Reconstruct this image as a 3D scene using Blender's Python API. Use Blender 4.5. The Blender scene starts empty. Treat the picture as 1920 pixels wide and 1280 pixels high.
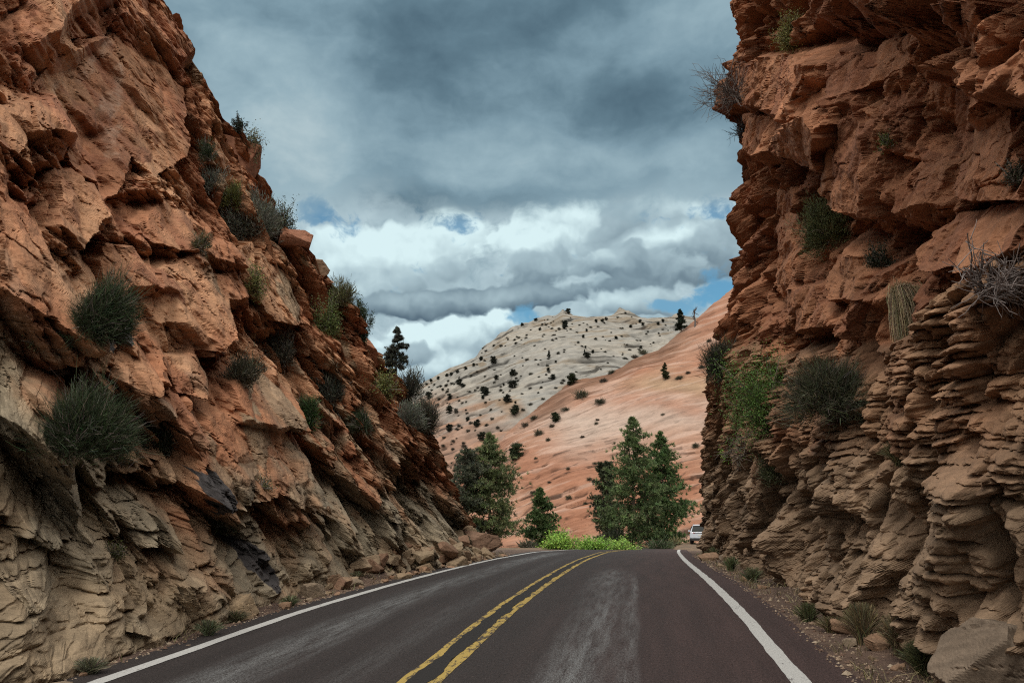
import bpy, math, random
import numpy as np
from mathutils import Vector, Matrix
R = math.radians
F32 = np.float32
scene = bpy.context.scene
COL = scene.collection
# ---------------------------------------------------------------- camera
FPX = 1500.0
PITCH = math.atan(335 / FPX)
YAW = math.atan(231 / FPX / math.cos(PITCH))
CAMZ = 1.70
cam = bpy.data.cameras.new("camera")
cam.sensor_width = 36.0
cam.lens = 36.0 * FPX / 1920.0
cam.clip_start = 0.1
cam.clip_end = 12000
camo = bpy.data.objects.new("camera", cam)
camo.location = (0, 0, CAMZ)
camo.rotation_euler = (math.pi / 2 + PITCH, 0, YAW)
COL.objects.link(camo)
scene.camera = camo


def ray(px, py):
    """direction of a photo pixel, scaled so that Y = 1"""
    x = (px - 960) / FPX
    y = (640 - py) / FPX
    fw = math.cos(PITCH) - y * math.sin(PITCH)
    up = y * math.cos(PITCH) + math.sin(PITCH)
    X = x * math.cos(YAW) - fw * math.sin(YAW)
    Y = fw * math.cos(YAW) + x * math.sin(YAW)
    return X / Y, up / Y


def at(px, py, Y):
    t, e = ray(px, py)
    return (t * Y, Y, CAMZ + e * Y)


def project(X, Y, Z):
    X = np.asarray(X); Z = np.asarray(Z) - CAMZ
    r = X * math.cos(YAW) + Y * math.sin(YAW)
    f0 = Y * math.cos(YAW) - X * math.sin(YAW)
    fw = f0 * math.cos(PITCH) + Z * math.sin(PITCH)
    up = Z * math.cos(PITCH) - f0 * math.sin(PITCH)
    fw = np.maximum(fw, 0.2)
    return 960 + FPX * r / fw, 640 - FPX * up / fw


# ---------------------------------------------------------------- noise
def _h(ix, iy, seed):
    n = (ix.astype(np.int64) * 374761393 + iy.astype(np.int64) * 668265263 + seed * 1442695041) & 0xFFFFFFFF
    n = ((n ^ (n >> 13)) * 1274126177) & 0xFFFFFFFF
    n = ((n ^ (n >> 16)) * 2246822519) & 0xFFFFFFFF
    return (n ^ (n >> 15)) & 0xFFFFFFFF


def rnd(ix, iy, seed):
    return (_h(ix, iy, seed) / 4294967296.0).astype(F32)


def perlin(x, y, seed=0):
    xi = np.floor(x); yi = np.floor(y)
    xf = (x - xi).astype(F32); yf = (y - yi).astype(F32)
    xi = xi.astype(np.int64); yi = yi.astype(np.int64)
    u = xf * xf * xf * (xf * (xf * 6 - 15) + 10)
    v = yf * yf * yf * (yf * (yf * 6 - 15) + 10)

    def g(dx, dy):
        a = rnd(xi + dx, yi + dy, seed) * F32(6.2831853)
        return np.cos(a) * (xf - dx) + np.sin(a) * (yf - dy)
    n0 = g(0, 0) * (1 - u) + g(1, 0) * u
    n1 = g(0, 1) * (1 - u) + g(1, 1) * u
    return (n0 * (1 - v) + n1 * v) * F32(1.5)


def fbm(x, y, oct=4, seed=0, gain=0.5):
    s = 0; a = 1.0
    for i in range(oct):
        s = s + a * perlin(x * 2 ** i + 17.3 * i, y * 2 ** i - 9.1 * i, seed + i)
        a *= gain
    return s


def perlin3(x, y, z, seed=0):
    xi = np.floor(x); yi = np.floor(y); zi = np.floor(z)
    xf = (x - xi).astype(F32); yf = (y - yi).astype(F32); zf = (z - zi).astype(F32)
    xi = xi.astype(np.int64); yi = yi.astype(np.int64); zi = zi.astype(np.int64)
    u = xf * xf * (3 - 2 * xf); v = yf * yf * (3 - 2 * yf); w = zf * zf * (3 - 2 * zf)
    out = 0
    for dz in (0, 1):
        pl = 0
        for dy in (0, 1):
            row = 0
            for dx in (0, 1):
                h = _h(xi + dx + (zi + dz) * 7919, yi + dy, seed)
                a = ((h & 0xFFFF) * (6.2831853 / 65536)).astype(F32); c = ((h >> 16) * (2.0 / 65536) - 1).astype(F32)
                r = np.sqrt(np.maximum(1 - c * c, 0))
                g = np.cos(a) * r * (xf - dx) + np.sin(a) * r * (yf - dy) + c * (zf - dz)
                row = row + g * (u if dx else 1 - u)
            pl = pl + row * (v if dy else 1 - v)
        out = out + pl * (w if dz else 1 - w)
    return out * F32(1.6)


def voronoi(x, y, seed=0, jit=0.9):
    """id hash pair, F1, F2, offset from the cell centre"""
    xi = np.floor(x).astype(np.int64); yi = np.floor(y).astype(np.int64)
    f1 = np.full(x.shape, 9e9, F32); f2 = np.full(x.shape, 9e9, F32)
    cx = np.zeros(x.shape, np.int64); cy = np.zeros(x.shape, np.int64)
    ox = np.zeros(x.shape, F32); oy = np.zeros(x.shape, F32)
    for dx in (-1, 0, 1):
        for dy in (-1, 0, 1):
            ax = xi + dx; ay = yi + dy
            px = ax + 0.5 + jit * (rnd(ax, ay, seed) - 0.5)
            py = ay + 0.5 + jit * (rnd(ax, ay, seed + 77) - 0.5)
            vx = (x - px).astype(F32); vy = (y - py).astype(F32)
            d = vx * vx + vy * vy
            m = d < f1
            f2 = np.where(m, f1, np.minimum(f2, d))
            f1 = np.where(m, d, f1)
            cx = np.where(m, ax, cx); cy = np.where(m, ay, cy)
            ox = np.where(m, vx, ox); oy = np.where(m, vy, oy)
    return cx, cy, np.sqrt(f1), np.sqrt(f2), ox, oy


def blocks(x, y, sx, sy, ang, seed, off, tilt, crack=0.0, cw=0.05, warp=0.25, bias=0.0):
    """broken rock faces: every cell is a tilted plane with its own offset"""
    c, s = math.cos(ang), math.sin(ang)
    u = (x * c + y * s); v = (-x * s + y * c)
    wx = fbm(u / sx * 1.3, v / sy * 1.3, 3, seed + 5) * warp
    wy = fbm(u / sx * 1.3 + 31, v / sy * 1.3, 3, seed + 6) * warp
    ci, cj, f1, f2, ox, oy = voronoi(u / sx + wx, v / sy + wy, seed)
    o = (rnd(ci, cj, seed + 11) - 0.5) * 2 * off
    gx = (rnd(ci, cj, seed + 12) - 0.5) * 2 * tilt * sx
    gy = ((rnd(ci, cj, seed + 13) - 0.5) * 2 + bias) * tilt * sy
    d = o + gx * ox + gy * oy
    if crack:
        d = d - crack * np.exp(-((f2 - f1) / cw) ** 2)
    return d, rnd(ci, cj, seed + 14), f2 - f1


# joint faces of a block: slope along u, slope along v (metres out per metre), reach
def chisel(x, y, sx, sy, ang, seed, off, faces, tilt=0.2, warp=0.12, jit=0.95):
    """union of angular blocks: each is a tilted front cut by its joint faces; the block that stands out most wins"""
    c, s = math.cos(ang), math.sin(ang)
    u = x * c + y * s; v = -x * s + y * c
    if warp:
        k = 0.45 / min(sx, sy)
        u = u + warp * sx * perlin(u * k, v * k, seed + 5) + 0.012 * sx * fbm(u * k * 9, v * k * 9, 2, seed + 7)
        v = v + warp * sy * perlin(u * k + 31, v * k, seed + 6) + 0.012 * sy * fbm(u * k * 9, v * k * 9 + 40, 2, seed + 8)
    U = (u / sx).astype(F32); V = (v / sy).astype(F32)
    xi = np.floor(U).astype(np.int32); yi = np.floor(V).astype(np.int32)
    x0, y0 = int(xi.min()) - 2, int(yi.min()) - 2
    nx, ny = int(xi.max()) - x0 + 3, int(yi.max()) - y0 + 3
    K = 6 + 2 * len(faces)
    gx_, gy_ = np.meshgrid(np.arange(nx) + x0, np.arange(ny) + y0, indexing='ij')
    T = np.stack([rnd(gx_.astype(np.int64), gy_.astype(np.int64), seed + 100 + k) for k in range(K)], -1)
    best = np.full(U.shape, -9e9, F32); idr = np.zeros(U.shape, F32); sec = np.full(U.shape, -9e9, F32)
    for dx in (-1, 0, 1):
        for dy in (-1, 0, 1):
            ax = xi + dx; ay = yi + dy
            t = T[ax - x0, ay - y0]
            du = (U - (ax + 0.5 + jit * (t[..., 0] - 0.5))) * F32(sx)
            dv = (V - (ay + 0.5 + jit * (t[..., 1] - 0.5))) * F32(sy)
            o = (t[..., 2] - F32(0.5)) * F32(2 * off)
            h = o + (t[..., 3] - F32(0.5)) * F32(2 * tilt) * du + (t[..., 4] - F32(0.5)) * F32(2 * tilt) * dv
            for k, (gu, gv, cc) in enumerate(faces):
                r1 = t[..., 6 + 2 * k]; r2 = t[..., 7 + 2 * k]
                mag = F32(0.55) + F32(0.9) * r2
                ro = (r1 - F32(0.5)) * F32(0.9)
                h = np.minimum(h, o + F32(cc) * (F32(0.45) + F32(1.1) * r1) + mag * ((F32(gu) + F32(gv) * ro) * du + (F32(gv) - F32(gu) * ro) * dv))
            m = h > best
            sec = np.where(m, best, np.maximum(sec, h))
            best = np.where(m, h, best); idr = np.where(m, t[..., 5], idr)
    return best, idr, best - sec


def layers(w, thick, seed):
    """irregular beds: index and position inside the bed, from a stretched coordinate"""
    q = w / thick
    i = np.floor(q)
    # jittered boundaries
    b0 = i + (rnd(i.astype(np.int64), i.astype(np.int64) * 0, seed) - 0.5) * 0.8
    b1 = i + 1 + (rnd(i.astype(np.int64) + 1, i.astype(np.int64) * 0, seed) - 0.5) * 0.8
    lo = q < b0; hi = q >= b1
    idx = i - lo + hi
    bb0 = idx + (rnd(idx.astype(np.int64), idx.astype(np.int64) * 0, seed) - 0.5) * 0.8
    bb1 = idx + 1 + (rnd(idx.astype(np.int64) + 1, idx.astype(np.int64) * 0, seed) - 0.5) * 0.8
    f = (q - bb0) / np.maximum(bb1 - bb0, 0.05)
    return idx.astype(np.int64), np.clip(f, 0, 1).astype(F32), ((bb1 - bb0) * thick).astype(F32)


def cracks(x, y, sx, sy, ang, seed, w, gate=0.0):
    """thin open joints: 1 in the crack, 0 on the faces"""
    c, s = math.cos(ang), math.sin(ang)
    u = (x * c + y * s) / sx; v = (-x * s + y * c) / sy
    u = u + 0.22 * fbm(u * 2, v * 2, 3, seed + 1); v = v + 0.22 * fbm(u * 2 + 9, v * 2, 3, seed + 2)
    ci, cj, f1, f2, ox, oy = voronoi(u, v, seed)
    g = sstep(gate - 0.1, gate + 0.2, fbm(u * 0.8, v * 0.8, 2, seed + 3))
    return np.exp(-((f2 - f1) / w) ** 2) * g


def sstep(a, b, x):
    t = np.clip((x - a) / (b - a), 0, 1)
    return t * t * (3 - 2 * t)


def lerp(a, b, t):
    return a + (b - a) * t


def mixc(c0, c1, t):
    return np.asarray(c0, F32) + (np.asarray(c1, F32) - np.asarray(c0, F32)) * t[..., None]


def in_poly(px, py, poly):
    x0 = min(p[0] for p in poly); x1 = max(p[0] for p in poly)
    y0 = min(p[1] for p in poly); y1 = max(p[1] for p in poly)
    out = np.zeros(px.shape, bool)
    box = (px >= x0) & (px <= x1) & (py >= y0) & (py <= y1)
    if not box.any():
        return out
    X = px[box]; Y = py[box]; r = np.zeros(X.shape, bool)
    n = len(poly)
    for i in range(n):
        ax, ay = poly[i]; bx, by = poly[(i + 1) % n]
        if ay == by:
            continue
        c = ((ay > Y) != (by > Y)) & (X < (bx - ax) * (Y - ay) / (by - ay) + ax)
        r ^= c
    out[box] = r
    return out


# ---------------------------------------------------------------- mesh helpers
def mesh_np(name, V, Q, mat=None, col=None, smooth=True, parent=None, T=None):
    """one mesh object from numpy arrays (quads Q and/or triangles T)"""
    V = np.asarray(V, F32).reshape(-1, 3)
    me = bpy.data.meshes.new(name)
    me.vertices.add(len(V))
    me.vertices.foreach_set("co", V.ravel())
    idx = []; starts = []; tot = 0
    if Q is not None and len(Q):
        Q = np.asarray(Q, np.int32)
        idx.append(Q.ravel()); starts.append(np.arange(len(Q), dtype=np.int32) * 4); tot = len(Q) * 4
    if T is not None and len(T):
        T = np.asarray(T, np.int32)
        idx.append(T.ravel()); starts.append(tot + np.arange(len(T), dtype=np.int32) * 3)
    idx = np.concatenate(idx); starts = np.concatenate(starts)
    me.loops.add(len(idx)); me.loops.foreach_set("vertex_index", idx)
    me.polygons.add(len(starts)); me.polygons.foreach_set("loop_start", starts)
    me.polygons.foreach_set("use_smooth", np.full(len(starts), smooth, bool))
    me.update(calc_edges=True)
    if col is not None:
        ca = me.color_attributes.new("Col", 'FLOAT_COLOR', 'POINT')
        c4 = np.ones((len(V), 4), F32); c4[:, :3] = np.asarray(col, F32).reshape(-1, 3)
        ca.data.foreach_set("color", c4.ravel())
    if mat:
        me.materials.append(mat)
    o = bpy.data.objects.new(name, me)
    COL.objects.link(o)
    if parent:
        o.parent = parent
    return o


def grid_quads(nr, nc):
    a = np.arange(nr * nc, dtype=np.int32).reshape(nr, nc)
    return np.stack([a[:-1, :-1], a[:-1, 1:], a[1:, 1:], a[1:, :-1]], -1).reshape(-1, 4)


def tag(o, label=None, cat=None, group=None, kind=None):
    if label: o['label'] = label
    if cat: o['category'] = cat
    if group: o['group'] = group
    if kind: o['kind'] = kind
    return o


def empty(name, loc=(0, 0, 0), rz=0.0):
    o = bpy.data.objects.new(name, None)
    o.location = loc; o.rotation_euler = (0, 0, rz); o.empty_display_size = 0.2
    COL.objects.link(o)
    return o


# ---------------------------------------------------------------- node helpers
class NT:
    def __init__(s, tree):
        s.t = tree; s.n = tree.nodes; s.l = tree.links

    def node(s, typ, **kw):
        n = s.n.new(typ)
        for k, v in kw.items():
            setattr(n, k, v)
        return n

    def link(s, a, b):
        if isinstance(a, bpy.types.NodeSocket):
            s.l.new(a, b)
        else:
            b.default_value = a

    def m(s, op, a, b=0.0, c=0.0, clamp=False):
        n = s.n.new('ShaderNodeMath'); n.operation = op; n.use_clamp = clamp
        s.link(a, n.inputs[0]); s.link(b, n.inputs[1])
        if len(n.inputs) > 2: s.link(c, n.inputs[2])
        return n.outputs[0]

    def v(s, op, a, b=(0, 0, 0), out=0):
        n = s.n.new('ShaderNodeVectorMath'); n.operation = op
        s.link(a, n.inputs[0])
        if op == 'SCALE':
            s.link(b, n.inputs['Scale'])
        else:
            s.link(b, n.inputs[1])
        return n.outputs['Value'] if op in ('LENGTH', 'DOT_PRODUCT', 'DISTANCE') else n.outputs[0]

    def noise(s, vec, scale, detail=4, rough=0.5, dist=0.0, lac=2.0, out='Fac'):
        n = s.n.new('ShaderNodeTexNoise')
        s.link(vec, n.inputs['Vector']); n.inputs['Scale'].default_value = scale
        n.inputs['Detail'].default_value = detail; n.inputs['Roughness'].default_value = rough
        n.inputs['Distortion'].default_value = dist; n.inputs['Lacunarity'].default_value = lac
        return n.outputs[out]

    def mr(s, x, a, b, c=0.0, d=1.0, interp='SMOOTHSTEP'):
        n = s.n.new('ShaderNodeMapRange'); n.interpolation_type = interp
        s.link(x, n.inputs['Value'])
        for k, q in zip(('From Min', 'From Max', 'To Min', 'To Max'), (a, b, c, d)):
            s.link(q, n.inputs[k])
        return n.outputs[0]

    def mix(s, f, a, b, mode='MIX'):
        n = s.n.new('ShaderNodeMix'); n.data_type = 'RGBA'; n.blend_type = mode
        s.link(f, n.inputs[0])
        for q, i in ((a, 6), (b, 7)):
            if not isinstance(q, bpy.types.NodeSocket) and len(q) == 3:
                q = (*q, 1.0)
            s.link(q, n.inputs[i])
        return n.outputs[2]

    def ramp(s, f, pts, interp='LINEAR'):
        n = s.n.new('ShaderNodeValToRGB'); cr = n.color_ramp; cr.interpolation = interp
        while len(cr.elements) < len(pts):
            cr.elements.new(0.5)
        for e, (p, c) in zip(cr.elements, pts):
            e.position = p; e.color = (*c, 1.0)
        s.link(f, n.inputs[0])
        return n.outputs[0]


def new_mat(name):
    m = bpy.data.materials.new(name); m.use_nodes = True
    nt = NT(m.node_tree)
    b = m.node_tree.nodes['Principled BSDF']
    return m, nt, b


def bump(nt, b, h, strength=0.5, dist=0.02, prev=None):
    n = nt.node('ShaderNodeBump')
    n.inputs['Strength'].default_value = strength; n.inputs['Distance'].default_value = dist
    nt.link(h, n.inputs['Height'])
    if prev: nt.link(prev, n.inputs['Normal'])
    nt.link(n.outputs[0], b.inputs['Normal'])
    return n.outputs[0]


def rock_material(name, f1=5.0, f2=40.0, strength=0.7, dist=0.014, rough=0.92, var=0.3, bedding=0.14):
    m, nt, b = new_mat(name)
    pos = nt.node('ShaderNodeNewGeometry').outputs['Position']
    at_ = nt.node('ShaderNodeAttribute', attribute_name='Col')
    n1 = nt.noise(pos, f1, 6, 0.62)
    n2 = nt.noise(pos, f2, 3, 0.6)
    f = nt.mr(nt.m('ADD', nt.m('MULTIPLY', n1, 0.6), nt.m('MULTIPLY', n2, 0.4)), 0.3, 0.7, 1 - var, 1 + var, 'LINEAR')
    c = nt.v('SCALE', at_.outputs['Color'], f)
    beds = nt.noise(nt.v('MULTIPLY', pos, (0.5, 0.5, 7.0)), f1 * 0.8, 4, 0.6, 0.3)
    c = nt.v('SCALE', c, nt.mr(beds, 0.3, 0.7, 1 - bedding, 1 + bedding, 'LINEAR'))
    nt.link(c, b.inputs['Base Color'])
    b.inputs['Roughness'].default_value = rough
    b.inputs['Specular IOR Level'].default_value = 0.25
    stretch = nt.v('MULTIPLY', pos, (1.0, 1.0, 3.2))
    n3 = nt.noise(stretch, f1 * 1.4, 7, 0.66, 0.4)
    p = bump(nt, b, n3, strength, dist)
    bump(nt, b, n2, strength * 0.5, dist * 0.25, p)
    return m


def leaf_material(name, rough=0.6, trans=0.15):
    m, nt, b = new_mat(name)
    at_ = nt.node('ShaderNodeAttribute', attribute_name='Col')
    info = nt.node('ShaderNodeNewGeometry')
    f = nt.mr(info.outputs['Random Per Island'], 0, 1, 0.7, 1.35, 'LINEAR')
    c = nt.v('SCALE', at_.outputs['Color'], f)
    nt.link(c, b.inputs['Base Color'])
    b.inputs['Roughness'].default_value = rough
    b.inputs['Specular IOR Level'].default_value = 0.3
    if trans:
        tr = nt.node('ShaderNodeBsdfTranslucent'); nt.link(c, tr.inputs['Color'])
        mx = nt.node('ShaderNodeMixShader'); mx.inputs[0].default_value = trans
        nt.link(b.outputs[0], mx.inputs[1]); nt.link(tr.outputs[0], mx.inputs[2])
        nt.link(mx.outputs[0], m.node_tree.nodes['Material Output'].inputs['Surface'])
    return m


M = {}
M['rock'] = rock_material('sandstone')
M['loose'] = rock_material('loose_sandstone', 7, 50, 0.5, 0.01, bedding=0.03)
M['hill'] = rock_material('slickrock', 0.35, 2.2, 0.6, 0.35, var=0.16, bedding=0.06)
M['leaf'] = leaf_material('leaves')
M['needle'] = leaf_material('needles', 0.55, 0.25)
M['twig'] = leaf_material('twigs', 0.85, 0.0)
# ---------------------------------------------------------------- road
ZP = np.array([(-60, -1.6), (-12, -.35), (0, -.05), (8, .17), (9.4, .21), (12.8, .33), (18.4, .375), (24, .36), (30, .32), (40, .19), (52, -.12), (64, -.48), (75, -.72), (90, -1.5), (130, -4.5), (200, -9), (400, -16), (9000, -16)])
XP = np.array([(-60, 0), (25, 0), (30, .05), (40, .3), (52, .8), (64, 1.4), (80, 2.8), (100, 6), (130, 14), (180, 34), (9000, 34)])
_yy = np.linspace(-60, 400, 4601)


def _sm(P, k):
    z = np.interp(_yy, P[:, 0], P[:, 1])
    w = np.hanning(k); w /= w.sum()
    return np.convolve(np.pad(z, k // 2, mode='edge'), w, 'valid')[:len(_yy)]


_zz = _sm(ZP, 61); _xx = _sm(XP, 81)


def road_z(Y): return np.interp(Y, _yy, _zz)
def road_x(Y): return np.interp(Y, _yy, _xx)


def surf_z(lat, Y):
    """road surface height: lateral position lat relative to the driver, crossfall to the left"""
    fall = 0.02 * (1 - sstep(10, 45, Y))
    return road_z(Y) + fall * np.clip(lat + 2.0, -5, 5)


LX, RX = -5.5, 1.5           # edge lines


def strip(name, lat0, lat1, lift, Y0, Y1, dy, mat, parent=None, ncross=2, jag=0.0, seed=0, kind=None):
    Y = np.concatenate([np.arange(Y0, min(40, Y1), dy), np.arange(min(40, Y1), Y1 + 0.01, max(dy, 0.5))])
    k = np.linspace(0, 1, ncross)
    j0 = jag * fbm(Y * 0.9, Y * 0 + seed, 5, seed, 0.6) if jag else 0
    j1 = jag * fbm(Y * 0.9, Y * 0 + seed + 9, 5, seed + 3, 0.6) if jag else 0
    lat = (lat0 + j0)[:, None] * (1 - k) + (lat1 + j1)[:, None] * k if jag else np.tile(lat0 * (1 - k) + lat1 * k, (len(Y), 1))
    YY = np.repeat(Y[:, None], ncross, 1)
    X = lat + road_x(YY)
    Z = surf_z(lat, YY) + lift
    V = np.stack([X, YY, Z], -1)
    o = mesh_np(name, V, grid_quads(len(Y), ncross), mat, None, True, parent)
    me = o.data
    uv = me.uv_layers.new(name="road")
    li = np.zeros(len(me.loops), np.int32); me.loops.foreach_get("vertex_index", li)
    U = np.stack([lat.ravel(), YY.ravel()], -1).astype(F32)
    uv.data.foreach_set("uv", U[li].ravel())
    return o


def asphalt():
    m, nt, b = new_mat('chip_seal')
    uv = nt.node('ShaderNodeUVMap', uv_map='road').outputs[0]
    sep = nt.node('ShaderNodeSeparateXYZ'); nt.link(uv, sep.inputs[0])
    lat, yy = sep.outputs[0], sep.outputs[1]
    stretch = nt.v('MULTIPLY', uv, (1.0, 0.09, 1.0))
    long_ = nt.v('MULTIPLY', uv, (1.0, 0.05, 1.0))
    fine = nt.noise(nt.v('MULTIPLY', uv, (1.0, 0.45, 1.0)), 42, 4, 0.8)
    mid = nt.noise(stretch, 3.2, 6, 0.65)
    streak = nt.noise(stretch, 9, 5, 0.7)
    # red-brown stone: dark where traffic runs, redder towards the right lane edge
    red = nt.mr(nt.m('ADD', lat, nt.m('MULTIPLY', nt.m('SUBTRACT', mid, 0.5), 1.6)), -2.2, 1.6)
    base = nt.mix(red, (0.0235, 0.0192, 0.0188), (0.040, 0.0245, 0.0230))
    base = nt.v('SCALE', base, nt.mr(mid, 0.25, 0.75, 0.75, 1.3, 'LINEAR'))
    base = nt.v('SCALE', base, nt.mr(fine, 0.3, 0.7, 0.4, 1.75, 'LINEAR'))

    def track(c, w, y0, y1):
        wob = nt.m('MULTIPLY', nt.m('SUBTRACT', nt.noise(long_, 2.0, 2), 0.5), 0.5)
        d = nt.m('ABSOLUTE', nt.m('SUBTRACT', nt.m('ADD', lat, wob), c))
        a = nt.mr(d, w, 0.0)
        g = nt.m('MULTIPLY', nt.mr(yy, y0, y0 + 3), nt.mr(yy, y1, y1 - 5))
        return nt.m('MULTIPLY', a, g)
    t1 = track(-0.72, 0.62, -9, 25)
    t2 = track(-4.3, 0.65, -9, 42)
    t3 = nt.m('MULTIPLY', track(-3.0, 0.35, -9, 36), 0.25)
    t4 = nt.m('MULTIPLY', track(-0.2, 0.16, -9, 22), 0.8)
    tot = nt.m('ADD', nt.m('ADD', t1, t2), nt.m('ADD', t3, t4))
    worn = nt.m('MULTIPLY', tot, nt.mr(nt.m('ADD', nt.m('MULTIPLY', streak, 0.5), nt.m('MULTIPLY', fine, 0.5)), 0.38, 0.62), clamp=True)
    patch = nt.mr(nt.noise(stretch, 1.1, 3), 0.35, 0.6)
    worn = nt.m('MULTIPLY', worn, nt.m('MULTIPLY_ADD', patch, 0.6, 0.4))
    # scuffed chips standing proud in the worn lanes
    grit = nt.mr(nt.noise(nt.v('MULTIPLY', uv, (1.0, 0.5, 1.0)), 70, 2, 0.8), 0.44, 0.60)
    worn = nt.m('MULTIPLY', worn, nt.m('MULTIPLY_ADD', grit, 0.75, 0.3))
    base = nt.mix(worn, base, (0.21, 0.225, 0.23))
    # pale chips and small tar marks
    vor = nt.node('ShaderNodeTexVoronoi'); vor.inputs['Scale'].default_value = 24
    nt.link(uv, vor.inputs['Vector'])
    chip = nt.m('MULTIPLY', nt.mr(vor.outputs['Distance'], 0.16, 0.08), nt.mr(nt.noise(uv, 5, 2), 0.56, 0.66))
    base = nt.mix(nt.m('MULTIPLY', chip, 0.7), base, (0.2, 0.17, 0.15))
    nt.link(base, b.inputs['Base Color'])
    nt.link(nt.mr(worn, 0, 1, 0.8, 0.62), b.inputs['Roughness'])
    b.inputs['Specular IOR Level'].default_value = 0.3
    p = bump(nt, b, fine, 0.5, 0.012)
    bump(nt, b, nt.noise(uv, 1.3, 3), 0.3, 0.03, p)
    return m


def paint(name, col, wear, under, scale=1.0):
    m, nt, b = new_mat(name)
    uv = nt.node('ShaderNodeUVMap', uv_map='road').outputs[0]
    n = nt.noise(nt.v('MULTIPLY', uv, (1.0, 0.35, 1.0)), 14 * scale, 6, 0.72)
    big = nt.noise(uv, 1.2, 3)
    w = nt.mr(nt.m('ADD', nt.m('MULTIPLY', n, 0.7), nt.m('MULTIPLY', big, 0.3)), wear, wear + 0.06)
    dirt = nt.mr(nt.noise(uv, 30, 4, 0.7), 0.3, 0.7, 0.75, 1.08, 'LINEAR')
    c = nt.mix(w, under, nt.v('SCALE', col, dirt))
    nt.link(c, b.inputs['Base Color'])
    b.inputs['Roughness'].default_value = 0.85
    b.inputs['Specular IOR Level'].default_value = 0.25
    bump(nt, b, n, 0.3, 0.004)
    return m


def earth_material():
    m, nt, b = new_mat('red_earth')
    pos = nt.node('ShaderNodeNewGeometry').outputs['Position']
    n1 = nt.noise(pos, 1.3, 6, 0.65); n2 = nt.noise(pos, 22, 4, 0.75)
    c = nt.mix(nt.mr(n1, 0.35, 0.65), (0.052, 0.030, 0.022), (0.115, 0.072, 0.050))
    c = nt.mix(nt.mr(n2, 0.52, 0.75), c, (0.19, 0.135, 0.095))
    c = nt.v('SCALE', c, nt.mr(n2, 0.2, 0.8, 0.6, 1.35, 'LINEAR'))
    sep = nt.node('ShaderNodeSeparateXYZ'); nt.link(pos, sep.inputs[0])
    far = nt.mr(sep.outputs[1], 45, 60)
    c = nt.mix(far, c, nt.mix(nt.mr(n1, 0.4, 0.6), (0.10, 0.075, 0.05), (0.20, 0.13, 0.08)))
    nt.link(c, b.inputs['Base Color'])
    b.inputs['Roughness'].default_value = 0.95
    p = bump(nt, b, n2, 0.8, 0.03)
    bump(nt, b, n1, 0.5, 0.12, p)
    return m


M['asphalt'] = asphalt()
M['white_paint'] = paint('white_paint', (0.46, 0.47, 0.46), 0.36, (0.09, 0.08, 0.08))
M['yellow_paint'] = paint('yellow_paint', (0.40, 0.295, 0.085), 0.44, (0.06, 0.05, 0.04))
M['tar'] = paint('tar_seal', (0.022, 0.021, 0.021), 0.1, (0.02, 0.02, 0.02))
M['earth'] = earth_material()

road = tag(strip('road', -5.95, 1.95, 0.0, -25, 130, 0.25, M['asphalt'], ncross=24), kind='structure')
strip('edge_line', LX - 0.09, LX + 0.085, 0.006, -25, 128, 0.06, M['white_paint'], road, 3, 0.012, 3)
strip('edge_line', 1.40 - 0.085, 1.40 + 0.085, 0.006, -25, 128, 0.06, M['white_paint'], road, 3, 0.014, 5)
strip('tar_seam', -2.300, -2.085, 0.008, -25, 120, 0.04, M['tar'], road, 3, 0.040, 15)
strip('centre_line', -2.395, -2.275, 0.004, -25, 128, 0.04, M['yellow_paint'], road, 3, 0.012, 7)
strip('centre_line', -2.105, -1.965, 0.004, -25, 128, 0.04, M['yellow_paint'], road, 3, 0.012, 11)


PULL_Z = CAMZ + ray(1290, 1020)[1] * 74.0


# ground: one sheet, fine beside the road, reaching the horizon
def ground_z(X, Y):
    lat = X - road_x(Y)
    zr = surf_z(np.clip(lat, -6, 2), Y)
    edge = np.maximum(np.maximum(-5.85 - lat, lat - 1.85), 0)
    under = np.where(edge <= 0, -0.06, 0.0)
    rise = 0.10 * sstep(0.25, 1.6, edge) + 0.06 * sstep(1.0, 3, edge)
    n = fbm(X * 1.7, Y * 1.7, 4, 21) * 0.05 * sstep(0, 0.7, edge) + fbm(X * 0.35, Y * 0.35, 3, 25) * 0.12 * sstep(0.6, 4, edge)
    ease = 1 - 0.92 * sstep(30, 44, Y) * sstep(60, 30, np.abs(lat))
    rise = rise * ease; n = n * ease
    drop = -0.012 * sstep(0, 0.25, edge)
    far = -6.0 * sstep(30, 400, np.abs(lat)) * (1 + 0 * Y)
    z = zr + under + rise + n + drop + far
    pull = sstep(2.2, 3.2, X) * sstep(9, 7.5, X) * sstep(63, 67, Y) * sstep(86, 80, Y)      # pull-out where the car stands
    return z + (PULL_Z - z) * pull


gx = np.concatenate([-np.geomspace(4000, 14, 46), np.linspace(-13.5, 11.5, 230), np.geomspace(12, 4000, 46)])
gy = np.concatenate([-np.geomspace(3000, 12, 24), np.linspace(-11, 50, 380), np.geomspace(50.4, 6000, 110)])
GX, GY = np.meshgrid(gx, gy)
ground = tag(mesh_np('ground', np.stack([GX, GY, ground_z(GX, GY)], -1), grid_quads(len(gy), len(gx)), M['earth']), kind='structure')
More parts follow.
